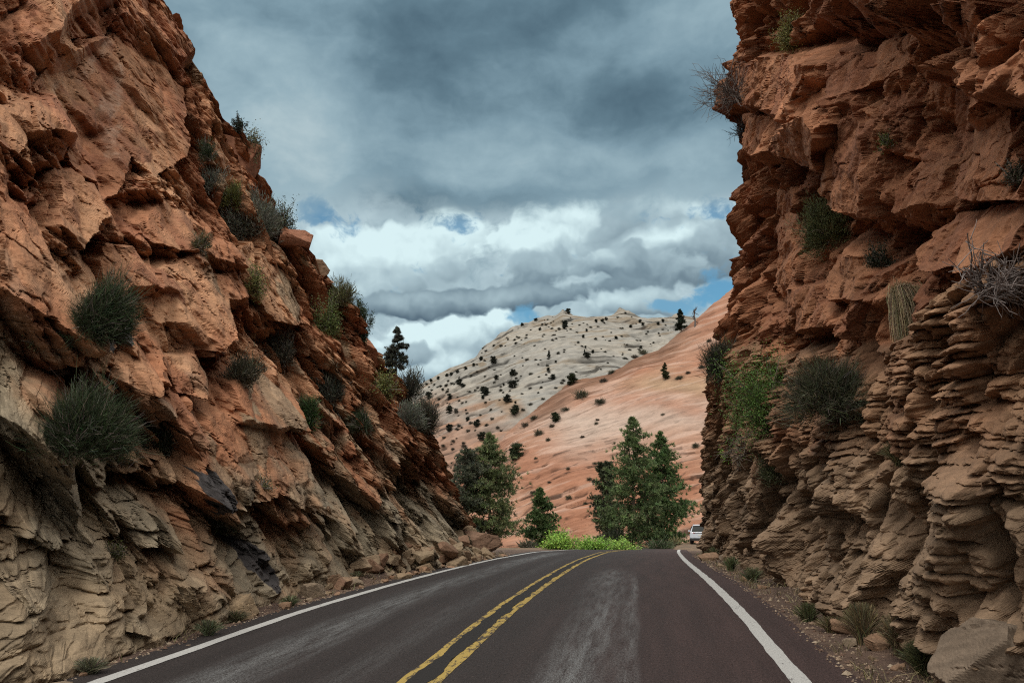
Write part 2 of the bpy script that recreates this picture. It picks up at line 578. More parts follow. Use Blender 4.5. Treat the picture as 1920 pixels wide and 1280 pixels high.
# ---------------------------------------------------------------- cliffs
def smooth_path(P, n=3000, k=121):
    P = np.array(P, float)
    s = np.concatenate([[0], np.cumsum(np.hypot(*np.diff(P, axis=0).T))])
    q = np.linspace(0, s[-1], n)
    x = np.interp(q, s, P[:, 0]); y = np.interp(q, s, P[:, 1])
    w = np.hanning(k); w /= w.sum()
    x = np.convolve(np.pad(x, k // 2, mode='reflect', reflect_type='odd'), w, 'valid')[:n]
    y = np.convolve(np.pad(y, k // 2, mode='reflect', reflect_type='odd'), w, 'valid')[:n]
    s = np.concatenate([[0], np.cumsum(np.hypot(np.diff(x), np.diff(y)))])
    return s, x, y


class Wall:
    def __init__(w, side, path, back, hmax):
        w.side = side
        w.s, w.x, w.y = smooth_path(path)
        tx = np.gradient(w.x); ty = np.gradient(w.y); l = np.hypot(tx, ty)
        w.nx = ty / l * (1 if side < 0 else -1); w.ny = -tx / l * (1 if side < 0 else -1)
        w.back = back            # back(z, a) -> metres set back from the foot
        w.hmax = hmax

    def foot(w, a):
        return (np.interp(a, w.s, w.x), np.interp(a, w.s, w.y), np.interp(a, w.s, w.nx), np.interp(a, w.s, w.ny))

    def base(w, a, b):
        """a metres along the foot, b metres of height on the face"""
        fx, fy, nx, ny = w.foot(a)
        k = w.back(b, a)
        return fx - nx * k, fy - ny * k, road_z(fy) + b, nx, ny

    def fit_top(w, sil):
        """height of the rim along the foot from the skyline seen in the photograph"""
        A, H = [], []
        aa = np.linspace(0, w.s[np.argmax(w.y > 33.5)], 4000)
        for px, py in sil:
            t, e = ray(px, py)
            lo, hi = None, None
            best = None
            for b in np.linspace(0.5, 24, 471):
                # point on the ray at the height b above the road, then how far it is from the wall
                Y = None
                fx, fy, nx, ny = w.foot(aa)
                k = w.back(b, aa)
                X = fx - nx * k; Yw = fy - ny * k; Z = road_z(fy) + b
                err = np.abs(X - t * Yw) / np.maximum(Yw, 1) + np.abs(Z - CAMZ - e * Yw) / np.maximum(Yw, 1) + (Yw < 2) * 9
                i = err.argmin()
                if best is None or err[i] < best[0]:
                    best = (err[i], aa[i], b)
            A.append(best[1]); H.append(best[2])
        return np.array(A), np.array(H)


def build_wall(name, w, top, disp, colour, a0, a1, na, nb, mat, droop=0.28, refine=0.6, plateau=7.0, zlow=-0.35):
    """grid on the wall face, denser near the camera and on the sides of ledges"""
    def point(a, tt, with_col=False):
        H = top(a)
        b = np.where(tt <= 1, zlow + (H - zlow) * tt, H)
        over = np.maximum(tt - 1, 0)                      # 0..1 on the plateau
        X, Y, Z, nx, ny = w.base(a, b)
        X = X - nx * over * plateau; Y = Y - ny * over * plateau
        Z = Z + 0.6 * over * (1 - 1.6 * over)
        px, py = project(X, Y, Z)
        d, info = disp(a, b + over * plateau, px, py, Y, Z)
        up = sstep(1.0, 1.5, tt)
        ho = (1 - up)
        # rock stands out of the face askew: towards the road, back along it, and a little down
        tx, ty = (ny, -nx) if w.side > 0 else (-ny, nx)
        if True:
            sg = np.where(ty < 0, -1.0, 1.0)
            k = 0.75
            wx = nx - tx * sg * k; wy = ny - ty * sg * k
        l = np.sqrt(wx * wx + wy * wy)
        X2 = X + wx / l * d * ho; Y2 = Y + wy / l * d * ho
        Z2 = Z - droop * d * ho * np.clip(b / 0.8, 0, 1) + (up + 0.35 * sstep(1.0, 1.02, tt)) * d * 0.4
        if not with_col:
            return X2, Y2, Z2
        # chips and pits, in space so that no face is drawn out
        r1 = perlin3(X2 / 0.33, Y2 / 0.33, Z2 / 0.20, 311); r2 = perlin3(X2 / 0.13, Y2 / 0.13, Z2 / 0.07, 312)
        q = (0.020 * (1 - 2.2 * np.abs(r1)) + 0.014 * (1 - 2.2 * np.abs(r2))) * (0.15 + 0.85 * info['rub']) * ho * info.get('fine', 1.0)
        X2 = X2 + wx / l * q; Y2 = Y2 + wy / l * q; Z2 = Z2 - 0.4 * q
        info['s1'] = r1; info['s2'] = r2
        return X2, Y2, Z2, colour(a, b, px, py, X2, Y2, Z2, d, info)
    # first pass, coarse
    nca, ncb = na // 3, nb // 3
    ya = np.linspace(a0, a1, 2000)
    fy = np.maximum(np.abs(w.foot(ya)[1]), 4.0)
    den = np.where(w.foot(ya)[1] < 3.2, 0.035, 1.0 / fy ** 1.15 + 0.004)
    cum = np.concatenate([[0], np.cumsum((den[1:] + den[:-1]) / 2)]); cum /= cum[-1]
    ac = np.interp(np.linspace(0, 1, nca), cum, ya)
    tb = np.concatenate([np.linspace(0, 1.0, ncb - ncb // 9), 1 + np.linspace(0, 1.0, ncb // 9 + 1)[1:] ** 1.5])
    A, Tt = np.meshgrid(ac, tb)
    X, Y, Z = point(A, Tt)
    dep = np.maximum(np.abs(Y), 4.0)
    seg = np.sqrt(np.diff(X, axis=1) ** 2 + np.diff(Y, axis=1) ** 2 + np.diff(Z, axis=1) ** 2) / dep[:, 1:]
    seg = seg / seg.mean()
    # blur over the rows so that neighbouring rows stay close
    ker = np.hanning(9); ker /= ker.sum()
    pad = np.pad(seg, ((4, 4), (0, 0)), mode='edge')
    seg = sum(pad[i:i + seg.shape[0]] * ker[i] for i in range(9))
    den = refine * np.minimum(seg, 6) + (1 - refine)
    C = np.concatenate([np.zeros((den.shape[0], 1)), np.cumsum(den, 1)], 1); C /= C[:, -1:]
    tf = np.concatenate([np.linspace(0, 1.0, nb - nb // 9), 1 + np.linspace(0, 1.0, nb // 9 + 1)[1:] ** 1.5])
    q = np.linspace(0, 1, na)
    rowA = np.stack([np.interp(q, C[i], ac) for i in range(C.shape[0])])
    ri = np.interp(tf, tb, np.arange(len(tb)))
    i0 = np.clip(np.floor(ri).astype(int), 0, len(tb) - 2); fr = (ri - i0)[:, None]
    Af = rowA[i0] * (1 - fr) + rowA[i0 + 1] * fr
    Tf = np.repeat(tf[:, None], na, 1)
    X, Y, Z, c = point(Af, Tf, True)
    V = np.stack([X, Y, Z], -1)
    Q = grid_quads(nb, na)
    if w.side > 0: Q = Q[:, ::-1]
    o = mesh_np(name, V, Q, mat, c, False)
    return o


# ---- left cliff -------------------------------------------------------
SIL_L = [(350, 0), (357, 45), (385, 75), (403, 108), (402, 145), (428, 185), (470, 203), (500, 235), (523, 275), (515, 330),
         (545, 380), (562, 405), (575, 432), (598, 445), (594, 485), (625, 500), (655, 545), (672, 590), (700, 630), (735, 680),
         (760, 700), (800, 735), (840, 745), (848, 790)]


def back_l(z, a):
    return (0.42 + 0.07 * sstep(33.0, 41.0, a)) * np.maximum(z, 0)


WL = Wall(-1, [(-6.9, -8), (-6.3, 2), (-5.95, 8.5), (-6.45, 14), (-6.4, 21), (-6.0, 27), (-5.9, 31), (-6.6, 34), (-8.5, 36.5), (-12, 39), (-18, 41), (-28, 42)], back_l, 20)
_A, _H = WL.fit_top(SIL_L)
_o = np.argsort(_A); _A = _A[_o]; _H = np.minimum.accumulate(_H[_o])
print('left rim', [(round(float(x), 1), round(float(y), 1)) for x, y in zip(_A, _H)])


def top_l(a):
    h = np.interp(a, np.concatenate([[0, _A[0] - 5, _A[0] - 1.5], _A, [_A[-1] + 4, WL.s[-1]]]),
                  np.concatenate([[17, _H[0] + 3.5, _H[0] + 1.0], _H - 0.25, [_H[-1] - 0.8, 3.0]]))
    fy = np.interp(a, WL.s, WL.y)
    return np.minimum(h, 3.5 + 1.05 * np.maximum(fy, 3))


MACRO_L = []      # (polygon in photo pixels, offset m, slope per 100 px right, slope per 100 px down)


def poly_dist(px, py, poly):
    """distance in pixels from the outline, negative inside"""
    best = np.full(px.shape, 9e9, F32)
    n = len(poly)
    for i in range(n):
        ax, ay = poly[i]; bx, by = poly[(i + 1) % n]
        L = max((bx - ax) ** 2 + (by - ay) ** 2, 1e-6)
        t = np.clip(((px - ax) * (bx - ax) + (py - ay) * (by - ay)) / L, 0, 1)
        best = np.minimum(best, (px - ax - t * (bx - ax)) ** 2 + (py - ay - t * (by - ay)) ** 2)
    best = np.sqrt(best)
    return np.where(in_poly(px, py, poly), -best, best)


def macro(px, py, Y, polys, d, rub, slope=1.5):
    """set slabs, blocks and hollows into the face, their sides falling away at a natural slope"""
    for poly, off, gx, gy, *r in polys:
        x0 = min(p[0] for p in poly) - 70; x1 = max(p[0] for p in poly) + 70
        y0 = min(p[1] for p in poly) - 70; y1 = max(p[1] for p in poly) + 70
        m = (px > x0) & (px < x1) & (py > y0) & (py < y1)
        if not m.any(): continue
        X = px[m]; Yp = py[m]
        cx = sum(p[0] for p in poly) / len(poly); cy = sum(p[1] for p in poly) / len(poly)
        face = off + gx * (X - cx) / 100 + gy * (Yp - cy) / 100
        s = poly_dist(X, Yp, poly) * np.maximum(Y[m], 3) / FPX
        old = d[m]
        out = np.maximum(s, 0)
        if off >= 0.05: new = np.where(s > 0, np.maximum(old, face - 2.2 * slope * out), np.maximum(face, np.minimum(old, face + 0.0)))
        else: new = np.where(s > 0, np.minimum(old, face + 2.2 * slope * out), face)
        d = d.copy(); d[m] = new
        ru = rub[m]; rub = rub.copy(); rub[m] = np.where(s < 0, r[0] if r else 0.15, ru)
    return d, rub


def wobble(px, py, amp=7, s=60.0, seed=900):
    return (px + amp * fbm(px / s, py / s, 4, seed), py + amp * fbm(px / s + 40, py / s, 4, seed + 1))


# joint faces (slope along, slope up, reach): towards the camera, away, underside, top
FACES = [(1.9, 0.2, 0.75), (-2.0, 0.35, 0.9), (0.4, 3.0, 0.85), (-0.15, -1.6, 0.75)]


def faces(k):
    return [(a_, b_, c_ * k) for a_, b_, c_ in FACES]


def disp_l(a, b, px, py, Y, Z):
    wpx, wpy = wobble(px, py)
    big = 0.45 * fbm(a / 7, b / 6, 2, 3)
    d1, id1, e1 = chisel(a, b, 2.4, 1.7, -0.6, 41, 0.50, faces(1.2), 0.34, 0.06)
    rub = 0.46 + 0.5 * sstep(540, 720, px) + 0.30 * sstep(880, 1000, py) * (1 - sstep(480, 620, px)) + 0.4 * sstep(0.05, 0.3, fbm(a / 3, b / 3, 3, 8))
    d1, rub = macro(wpx, wpy, Y, MACRO_L, d1, rub)
    rub = np.clip(rub + 0.5 * sstep(2.6, 0.6, top_l(a) - b), 0, 1)
    low = sstep(0.0, 1.0, (py - (930 + 0.02 * px)) / 90 + 0.8 * fbm(a / 2, b / 2, 3, 66)) * (1 - sstep(560, 700, px))
    d1 = d1 * (1 - 0.35 * low); rub = np.clip(rub + 0.3 * low, 0, 1)
    d1 = d1 * (1 - 0.55 * sstep(23, 29, Y))
    # finer breaks follow the faces already cut, so that nothing is drawn out along them
    a2 = a + 0.8 * (big + d1); b2 = b + 0.3 * (big + d1)
    d2, id2, e2 = chisel(a2, b2, 1.05, 0.72, -0.4, 42, 0.26, faces(0.55), 0.30, 0.06)
    d2 = d2 * (0.24 + 0.76 * rub)
    a2 = a2 + 0.8 * d2; b2 = b2 + 0.3 * d2
    d3, id3, e3 = chisel(a2, b2, 0.44, 0.27, -0.25, 43, 0.115, faces(0.23), 0.30, 0.06)
    d4, id4, e4 = chisel(a2, b2, 0.17, 0.09, -0.2, 44, 0.026, faces(0.07), 0.25, 0.12)
    # beds in the lower, pale part
    w_ = b - 0.28 * (0.8 * big + 0.28 * d1) - 0.10 * a + 0.14 * fbm(a / 4.5, b / 4.5, 2, 60)
    li, lf, lt = layers(w_, 0.36, 61)
    bed = (rnd(li, np.floor(a / 1.3 + 0.3 * fbm(a / 0.8, b / 0.5, 2, 63) + rnd(li, li * 0, 64) * 9).astype(np.int64), 62) - 0.5) * 0.30
    bed = bed - 0.12 * np.exp(-(np.minimum(lf, 1 - lf) * lt / 0.02) ** 2)
    d = big + d1 + d2 + (0.12 + 0.88 * rub) * d3 + (0.14 + 0.86 * rub) * d4
    jb = np.floor((a + 0.9 * rnd(li, li * 0, 67)) / 0.95 + 0.25 * fbm(a / 0.6, b / 0.4, 3, 68)).astype(np.int64)
    bl = (rnd(li, jb, 69) - 0.5) * 0.42 + 0.07 * lf - 0.17 * np.exp(-(np.minimum(lf, 1 - lf) * lt / 0.025) ** 2)
    l2_, f2_, t2_ = layers(w_, 0.115, 72)
    bl = bl + (rnd(l2_, jb, 73) - 0.5) * 0.09 - 0.03 * np.exp(-(np.minimum(f2_, 1 - f2_) * t2_ / 0.012) ** 2)
    c5, i5, e5 = chisel(a, b, 0.95, 0.66, -0.2, 48, 0.17, faces(0.38), 0.30, 0.04)
    d = lerp(d, 0.8 * big + 0.28 * d1 + 0.8 * bl + c5 + 0.35 * d2 + 0.6 * d3 + 0.6 * d4, 0.92 * low)
    d = d - 0.10 * cracks(a, b, 1.5, 0.8, -0.45, 46, 0.03, 0.0) - 0.035 * cracks(a, b, 0.55, 0.3, -0.3, 47, 0.04, 0.15)
    d = d + 0.006 * fbm(a * 7, b * 10, 3, 70)
    d = d * np.clip(0.35 + b / 1.2, 0.35, 1)
    d = d + 0.26 * (1 - sstep(0.0, 1.6, b)) * (0.6 + 0.8 * fbm(a / 1.6, b / 1.2, 3, 71)) * (0.4 + 0.6 * sstep(20, 30, Y))  # talus
    return d, dict(id1=id1, id2=id2, id3=id3, low=low, a2=a2, b2=b2, rub=rub)


RED = (0.325, 0.150, 0.080); RED_D = (0.195, 0.082, 0.047); ORANGE = (0.43, 0.242, 0.138)
TAN = (0.285, 0.225, 0.148); GREY = (0.205, 0.182, 0.132); CREAM = (0.45, 0.36, 0.25)


def col_l(a, b, px, py, X_, Y, Z, d, f):
    n1 = fbm(a / 2.2, b / 2.2, 4, 80); n2 = 0.6 * perlin3(X_ / 0.8, Y / 0.8, Z / 0.5, 81) + 0.5 * f['s1']; n3 = f['s2']
    c = mixc(RED, ORANGE, np.clip(0.45 + 0.9 * n1 + 0.5 * (f['id1'] - 0.5), 0, 1))
    c = c + (np.asarray(RED_D, F32) - c) * (0.8 * sstep(0.55, 1.0, f['id2'] + 0.5 * n2))[..., None]
    line = np.interp(px, [0, 150, 300, 420, 600, 700, 830, 930], [560, 700, 850, 930, 930, 900, 860, 900])
    t = sstep(-150, 170, py - line + 190 * n1 + 110 * n2 + 110 * (f['id2'] - 0.5) + 70 * (f['id1'] - 0.5))
    tanc = mixc(TAN, GREY, np.clip(0.5 + n1 + 0.6 * (f['id2'] - 0.5), 0, 1))
    c = c + (tanc - c) * (0.92 * t)[..., None]
    # bleached slabs scattered in the red
    c = c + (np.asarray(TAN, F32) - c) * (0.75 * sstep(0.80, 0.9, f['id2'] + 0.25 * n2) * (1 - t) * sstep(330, 420, px))[..., None]
    c = c * (1 + 0.16 * n3 + 0.16 * n2)[..., None] * ((0.84 + 0.32 * f['id3']) * (0.86 + 0.28 * f['id2']))[..., None]
    # dark desert varnish
    for poly in VARNISH:
        wx, wy = wobble(px, py, 9, 40, 910)
        m = in_poly(wx, wy, poly)
        c = np.where(m[..., None], np.asarray((0.058, 0.054, 0.055), F32) * (1 + 0.5 * n2[..., None]), c)
    # pale wash marks on the smooth hollow
    wx, wy = wobble(px, py, 14, 50, 920)
    for x0, y0, x1, y1, r in [(235, 130, 225, 200, 13), (140, 150, 135, 200, 9), (215, 60, 190, 130, 8), (232, 240, 228, 300, 10)]:
        L = math.hypot(x1 - x0, y1 - y0)
        tt = np.clip(((wx - x0) * (x1 - x0) + (wy - y0) * (y1 - y0)) / L ** 2, 0, 1)
        dd = np.hypot(wx - x0 - tt * (x1 - x0), wy - y0 - tt * (y1 - y0))
        c = c + (np.asarray((0.42, 0.31, 0.23), F32) - c) * (0.55 * (1 - sstep(r * 0.4, r * 1.3, dd)) * (0.6 + 0.8 * n3))[..., None]
    return np.clip(c, 0.01, 0.8)


VARNISH = [[(205, 605), (250, 600), (252, 645), (238, 672), (218, 648)],
           [(355, 875), (385, 880), (425, 940), (405, 965), (370, 930)],
           [(470, 1030), (500, 1040), (535, 1085), (525, 1110), (490, 1095)]]


# ---- right cliff ------------------------------------------------------
def back_r(z, a):
    fy = np.interp(a, WR_S, WR_Y) if WR_S is not None else 0 * a
    near = np.interp(z, [0, 1.5, 4.2, 4.8, 5.4, 8, 10, 16, 24], [0, 0.1, 0.45, 0.75, 1.0, 1.1, 0.9, 1.2, 2.4])
    far = np.interp(z, [0, 3, 6, 9, 11.5, 13.5, 15, 16.7, 18, 20, 24], [0, 0.1, 0.25, 0.6, 0.9, 1.0, 0.65, 0.35, 0.9, 1.7, 3.5])
    t = sstep(12, 24, fy)
    return near * (1 - t) + far * t


WR_S = WR_Y = None
PATH_R = [(3.1, -8), (2.95, 3), (2.85, 8), (2.7, 12), (2.7, 20), (2.75, 30), (2.95, 38), (3.6, 42), (5.4, 45.5), (9.5, 48), (18, 50), (30, 51)]
WR_S, _rx, WR_Y = smooth_path(PATH_R)
WR = Wall(1, PATH_R, back_r, 24)


def top_r(a):
    y = np.interp(a, WR_S, WR_Y)
    far = np.interp(a, [WR_S[np.argmax(WR_Y > 43)], WR_S[-1]], [0, 1])
    h = np.interp(y, [-10, 22, 25.5, 27, 28.3, 29.5, 31.5, 33.5, 36, 38.5, 40.5, 43, 51], [22, 22, 21, 18.8, 16.3, 12.8, 11.6, 10.3, 9.0, 8.2, 7.2, 5.8, 4.0])
    return np.minimum(h, 3.5 + 1.0 * np.maximum(y, 3))


MACRO_R = []


LEDGE_R = ([1290, 1350, 1500, 1640, 1720, 1800, 1920, 2200], [640, 655, 665, 645, 580, 530, 470, 380])


def disp_r(a, b, px, py, Y, Z):
    wpx, wpy = wobble(px, py, 7, 60, 930)
    big = 0.3 * fbm(a / 6, b / 5, 2, 103)
    d1, id1, e1 = chisel(a, b, 2.1, 2.0, 0.4, 141, 0.52, faces(1.2), 0.34, 0.06)
    line = np.interp(px, *LEDGE_R) + 26 * fbm(a / 1.6, b / 1.6, 4, 104)
    up = sstep(14, -14, py - line)
    rub = 0.40 + 0.4 * sstep(1520, 1400, px) + 0.3 * sstep(0.1, 0.3, fbm(a / 3, b / 3, 3, 108))
    d1, rub = macro(wpx, wpy, Y, MACRO_R, d1, rub)
    rub = np.clip(rub, 0, 1)
    a2 = a + 0.8 * up * (big + d1); b2 = b + 0.35 * up * (big + d1)
    d2, id2, e2 = chisel(a2, b2, 0.9, 0.95, 0.4, 142, 0.26, faces(0.55), 0.30, 0.06)
    d2 = d2 * (0.24 + 0.76 * rub)
    a2 = a2 + 0.8 * up * d2; b2 = b2 + 0.35 * up * d2
    d3, id3, e3 = chisel(a2, b2, 0.40, 0.32, 0.3, 143, 0.115, faces(0.23), 0.30, 0.06)
    d4, id4, e4 = chisel(a2, b2, 0.16, 0.09, 0.2, 144, 0.026, faces(0.07), 0.25, 0.12)
    blk = d1 + d2 + (0.12 + 0.88 * rub) * d3 + (0.14 + 0.86 * rub) * d4
    # thin cross-bedded layers below the ledge, split by upright joints
    lowz = sstep(760, 900, py + 60 * fbm(a / 2, b / 2, 3, 164) - 0.05 * (px - 1300))
    j1, jf, jt = layers(a + 0.18 * fbm(a / 1.5, b / 1.0, 3, 165) + 0.10 * b, 1.05, 166)
    cc, ic, ec = chisel(a + 0.12 * b, b, 0.95, 2.3, 0.05, 149, 0.30, faces(0.52), 0.16, 0.05)
    col = 0.5 * (cc + 0.34) + 0.65 * ((rnd(j1, j1 * 0, 175) - 0.5) * 0.75 + 0.20 * (1 - np.abs(2 * jf - 1) ** 6) - 0.36 * np.exp(-(np.minimum(jf, 1 - jf) * jt / 0.07) ** 2))
    col = col * (0.5 + 0.5 * lowz)
    bz = b - 0.28 * (big + col)
    warp = 0.12 * fbm(a / 5.0, b / 4.0, 2, 160)
    w1 = bz - 0.12 * a + warp
    l1, f1, t1 = layers(w1 + 0.22 * rnd(j1, j1 * 0, 167), 0.42, 161)
    j2, jf2, jt2 = layers(a + 0.1 * fbm(a / 0.6, b / 0.6, 3, 168) + 1.7 * rnd(l1, l1 * 0, 169), 0.62, 170)
    l2, f2, t2 = layers(w1 + 0.015 * fbm(a / 0.9, b / 0.5, 2, 171) + 0.12 * rnd(j1, l1, 172), 0.095, 162)
    l3, f3, t3 = layers(w1 + 0.010 * fbm(a / 0.6, b / 0.3, 2, 173), 0.042, 163)

    def slot(f, t, w):
        return np.exp(-(np.minimum(f, 1 - f) * t / w) ** 2)

    def pillow(f, p=4.0):
        return 1 - np.abs(2 * f - 1) ** p
    massive = sstep(0.05, 0.3, fbm(a / 1.6, b / 1.0, 3, 174) + 0.08 * (1.0 - b) + 0.16 * lowz)
    bed = (rnd(l1, j2, 176) - 0.5) * 0.27 + 0.05 * f1 - 0.16 * slot(f1, t1, 0.022) - 0.05 * slot(jf2, jt2, 0.03)
    lam = ((rnd(l2, np.floor((a + 1.9 * rnd(l2, l2 * 0, 195)) / 1.1 + 0.25 * fbm(a / 0.5, b / 0.3, 2, 196)).astype(np.int64), 177) - 0.5) * (0.19 + 0.08 * (1 - lowz)) + 0.055 * f2 - 0.09 * slot(f2, t2, 0.014)) * (1 - 0.75 * massive)
    fin = ((rnd(l3, j2, 178) - 0.5) * 0.06) * (1 - 0.6 * massive)
    amp = np.clip(0.75 + 0.6 * fbm(a / 2.5, b / 1.5, 3, 179), 0.35, 1.2)
    d5, id5, e5 = chisel(a, b, 0.8, 0.5, 0.12, 145, 0.15, faces(0.36), 0.26, 0.04)
    lam = lam * (1 - 0.3 * lowz); bed = bed * (1 - 0.2 * lowz)
    strat = 0.12 + col + amp * (bed + lam + fin) + (0.45 + 0.55 * massive) * d5 + 0.5 * d4
    strat = strat * np.clip(0.5 + b / 0.9, 0.5, 1)
    d = big + lerp(strat, blk, up)
    d = d - up * (0.10 * cracks(a, b, 1.2, 1.0, 0.4, 146, 0.03, 0.0) + 0.035 * cracks(a, b, 0.55, 0.35, 0.3, 147, 0.04, 0.15))
    d = d + 0.006 * fbm(a * 7, b * 10, 3, 180)
    # the great overhang near the camera
    ov = sstep(-20, 40, np.interp(px, [1300, 1640, 1660, 1720, 1800, 1920, 2300], [-300, -250, -60, 60, 130, 190, 260]) + 30 * fbm(a / 1.2, b / 1.2, 4, 181) - py)
    d = d + 1.35 * ov
    return d, dict(id1=id1, id2=id2, id3=id3, up=up, l1=l1, j2=j2, l2=l2, lowz=lowz, a2=a2, b2=b2, rub=rub, fine=0.35 + 0.65 * up)


def col_r(a, b, px, py, X_, Y, Z, d, f):
    n1 = fbm(a / 2.2, b / 2.2, 4, 190); n2 = 0.6 * perlin3(X_ / 0.8, Y / 0.8, Z / 0.5, 191) + 0.5 * f['s1']; n3 = f['s2']
    c = mixc(RED, (0.30, 0.145, 0.078), np.clip(0.45 + 0.9 * n1 + 0.5 * (f['id1'] - 0.5), 0, 1))
    c = c + (np.asarray(RED_D, F32) - c) * (0.7 * sstep(0.55, 1.0, f['id2'] + 0.5 * n2))[..., None]
    lay = rnd(f['l1'], f['l1'] * 0, 193)
    low = mixc((0.20, 0.104, 0.060), (0.262, 0.158, 0.094), np.clip(0.4 + 0.6 * lay + 0.7 * n1, 0, 1))
    g = f['lowz']
    low = low + (mixc((0.235, 0.172, 0.115), (0.185, 0.134, 0.09), np.clip(0.5 + n1, 0, 1)) - low) * (0.8 * g)[..., None]
    low = low * (0.86 + 0.28 * rnd(f['l2'], f['j2'], 194))[..., None]
    t = sstep(0.7, -0.3, (f['up'] - 0.5) * 2 + 0.6 * n1)
    c = c + (low - c) * t[..., None]
    c = c * (1 + 0.14 * n3 + 0.16 * n2)[..., None] * (0.86 + 0.28 * f['id3'])[..., None]
    return np.clip(c, 0.01, 0.8)
# slabs, hollows and blocks one can point at in the photograph: outline, how far they stand out, slopes, roughness
MACRO_L += [
    ([(130, 105), (200, 60), (235, 55), (300, 110), (345, 165), (352, 290), (300, 330), (262, 290), (225, 400), (175, 330), (150, 230), (125, 215), (100, 150)], -0.35, 0.22, 0.12, 0.04),
    ([(20, 12), (92, 10), (150, 58), (110, 75), (55, 72), (12, 50)], -0.85, 0.1, -0.5, 0.2),
    ([(95, -20), (212, -20), (218, 18), (150, 66), (88, 58)], 0.45, 0.1, 0.5, 0.1),
    ([(160, 20), (215, 15), (213, 60), (150, 60)], -0.6, 0.1, -0.4, 0.2),
    ([(240, -10), (330, 40), (350, 95), (335, 110), (285, 80), (225, 25)], 0.35, 0.1, 0.3, 0.25),
    ([(134, 214), (172, 210), (197, 255), (205, 350), (180, 330), (150, 260)], -0.75, -0.9, 0.1, 0.05),
    ([(60, 195), (120, 180), (130, 250), (60, 245)], 0.30, 0.1, 0.35, 0.06),
    ([(0, 195), (55, 190), (60, 240), (30, 290), (0, 260)], 0.1, 0.1, 0.2, 0.08),
    ([(0, 330), (55, 385), (95, 500), (150, 640), (70, 590), (0, 540)], 0.30, 0.15, 0.12, 0.05),
    ([(190, 402), (250, 378), (300, 408), (255, 452), (200, 452)], -0.9, 0.1, -0.3, 0.3),
    ([(120, 330), (180, 345), (190, 400), (150, 470), (110, 420)], 0.25, 0.25, 0.25, 0.1),
    ([(300, 505), (352, 478), (402, 520), (420, 590), (402, 652), (362, 660), (328, 622), (300, 600)], 0.55, 0.35, 0.25, 0.07),
    ([(296, 602), (328, 624), (358, 658), (325, 668), (300, 640)], -0.45, 0.0, -0.4, 0.2),
    ([(212, 455), (258, 462), (292, 540), (306, 604), (250, 600), (208, 560)], 0.0, 0.35, 0.10, 0.04),
    ([(300, 380), (360, 395), (358, 470), (290, 460), (265, 420)], 0.15, 0.3, 0.25, 0.06),
    ([(382, 770), (520, 785), (562, 860), (596, 930), (565, 952), (505, 915), (430, 950), (376, 860)], 0.15, 0.2, 0.10, 0.06),
    ([(425, 715), (500, 700), (548, 760), (556, 792), (440, 778)], 0.45, 0.2, 0.35, 0.12),
    ([(310, 668), (372, 664), (390, 700), (372, 745), (330, 735)], -0.15, 0.4, 0.2, 0.08),
    ([(500, 468), (548, 520), (588, 612), (530, 602), (478, 548)], -0.25, -0.3, 0.2, 0.05),
    ([(440, 480), (482, 455), (492, 540), (452, 570)], -0.1, -0.4, 0.2, 0.08),
    ([(365, 470), (432, 452), (442, 492), (378, 486)], 0.6, 0.1, 0.6, 0.4),
    ([(390, 520), (450, 500), (456, 560), (415, 565)], 0.45, 0.2, 0.5, 0.15),
    ([(255, 545), (300, 560), (308, 640), (280, 690), (235, 640)], -0.35, -0.3, 0.1, 0.4),
    ([(395, 245), (430, 300), (425, 325), (400, 310)], -0.1, -0.6, 0.2, 0.1),
    ([(355, 1095), (440, 1065), (505, 1110), (500, 1150), (430, 1165), (370, 1150)], 0.35, 0.2, 0.3, 0.12),
    ([(255, 1190), (300, 1120), (330, 1110), (375, 1180), (330, 1200)], -0.45, -0.2, 0.1, 0.15),
]
MACRO_R += [
    ([(1500, 205), (1560, 130), (1605, 70), (1662, 55), (1685, 110), (1605, 168), (1520, 220)], -0.25, -0.1, 0.55, 0.04),
    ([(1408, 130), (1480, 100), (1525, 128), (1502, 222), (1424, 192)], 0.55, -0.2, 0.2, 0.12),
    ([(1485, 262), (1570, 214), (1594, 262), (1562, 312), (1510, 312)], 0.6, 0.2, -0.5, 0.06),
    ([(1588, 232), (1622, 208), (1648, 330), (1642, 400), (1556, 384), (1562, 320)], 0.30, 0.3, 0.05, 0.05),
    ([(1395, 215), (1480, 225), (1500, 250), (1440, 290), (1400, 270)], 0.30, -0.1, 0.55, 0.06),
    ([(1785, 250), (1905, 205), (1930, 372), (1830, 378), (1788, 350)], 0.15, 0.1, 0.15, 0.04),
    ([(1728, 472), (1780, 398), (1920, 384), (1915, 462), (1850, 500), (1735, 508)], 0.22, 0.1, 0.55, 0.10),
    ([(1422, 360), (1480, 348), (1495, 430), (1472, 600), (1440, 560)], -0.45, 0.5, 0.05, 0.06),
    ([(1560, 480), (1618, 480), (1625, 560), (1565, 560)], 0.35, 0.1, 0.1, 0.05),
    ([(1480, 545), (1530, 530), (1560, 610), (1500, 620)], 0.1, 0.4, 0.1, 0.06),
    ([(1690, 255), (1760, 300), (1765, 380), (1690, 400)], 0.1, 0.3, 0.3, 0.3),
    ([(1780, 150), (1890, 110), (1900, 170), (1850, 215), (1800, 200)], 0.3, 0.1, 0.4, 0.12),
    ([(1668, 120), (1730, 165), (1800, 175), (1790, 250), (1700, 250)], -0.75, 0.1, -0.4, 0.25),
    ([(1850, 20), (1920, 10), (1920, 110), (1870, 110)], -0.5, 0.1, -0.4, 0.3),
]
NA, NB = 1660, 1100
import time as _t
_t0 = _t.time()
cl = build_wall('sandstone_hillside', WL, top_l, disp_l, col_l, 0.3, WL.s[-1], NA, NB, M['rock'])
tag(cl, kind='structure')
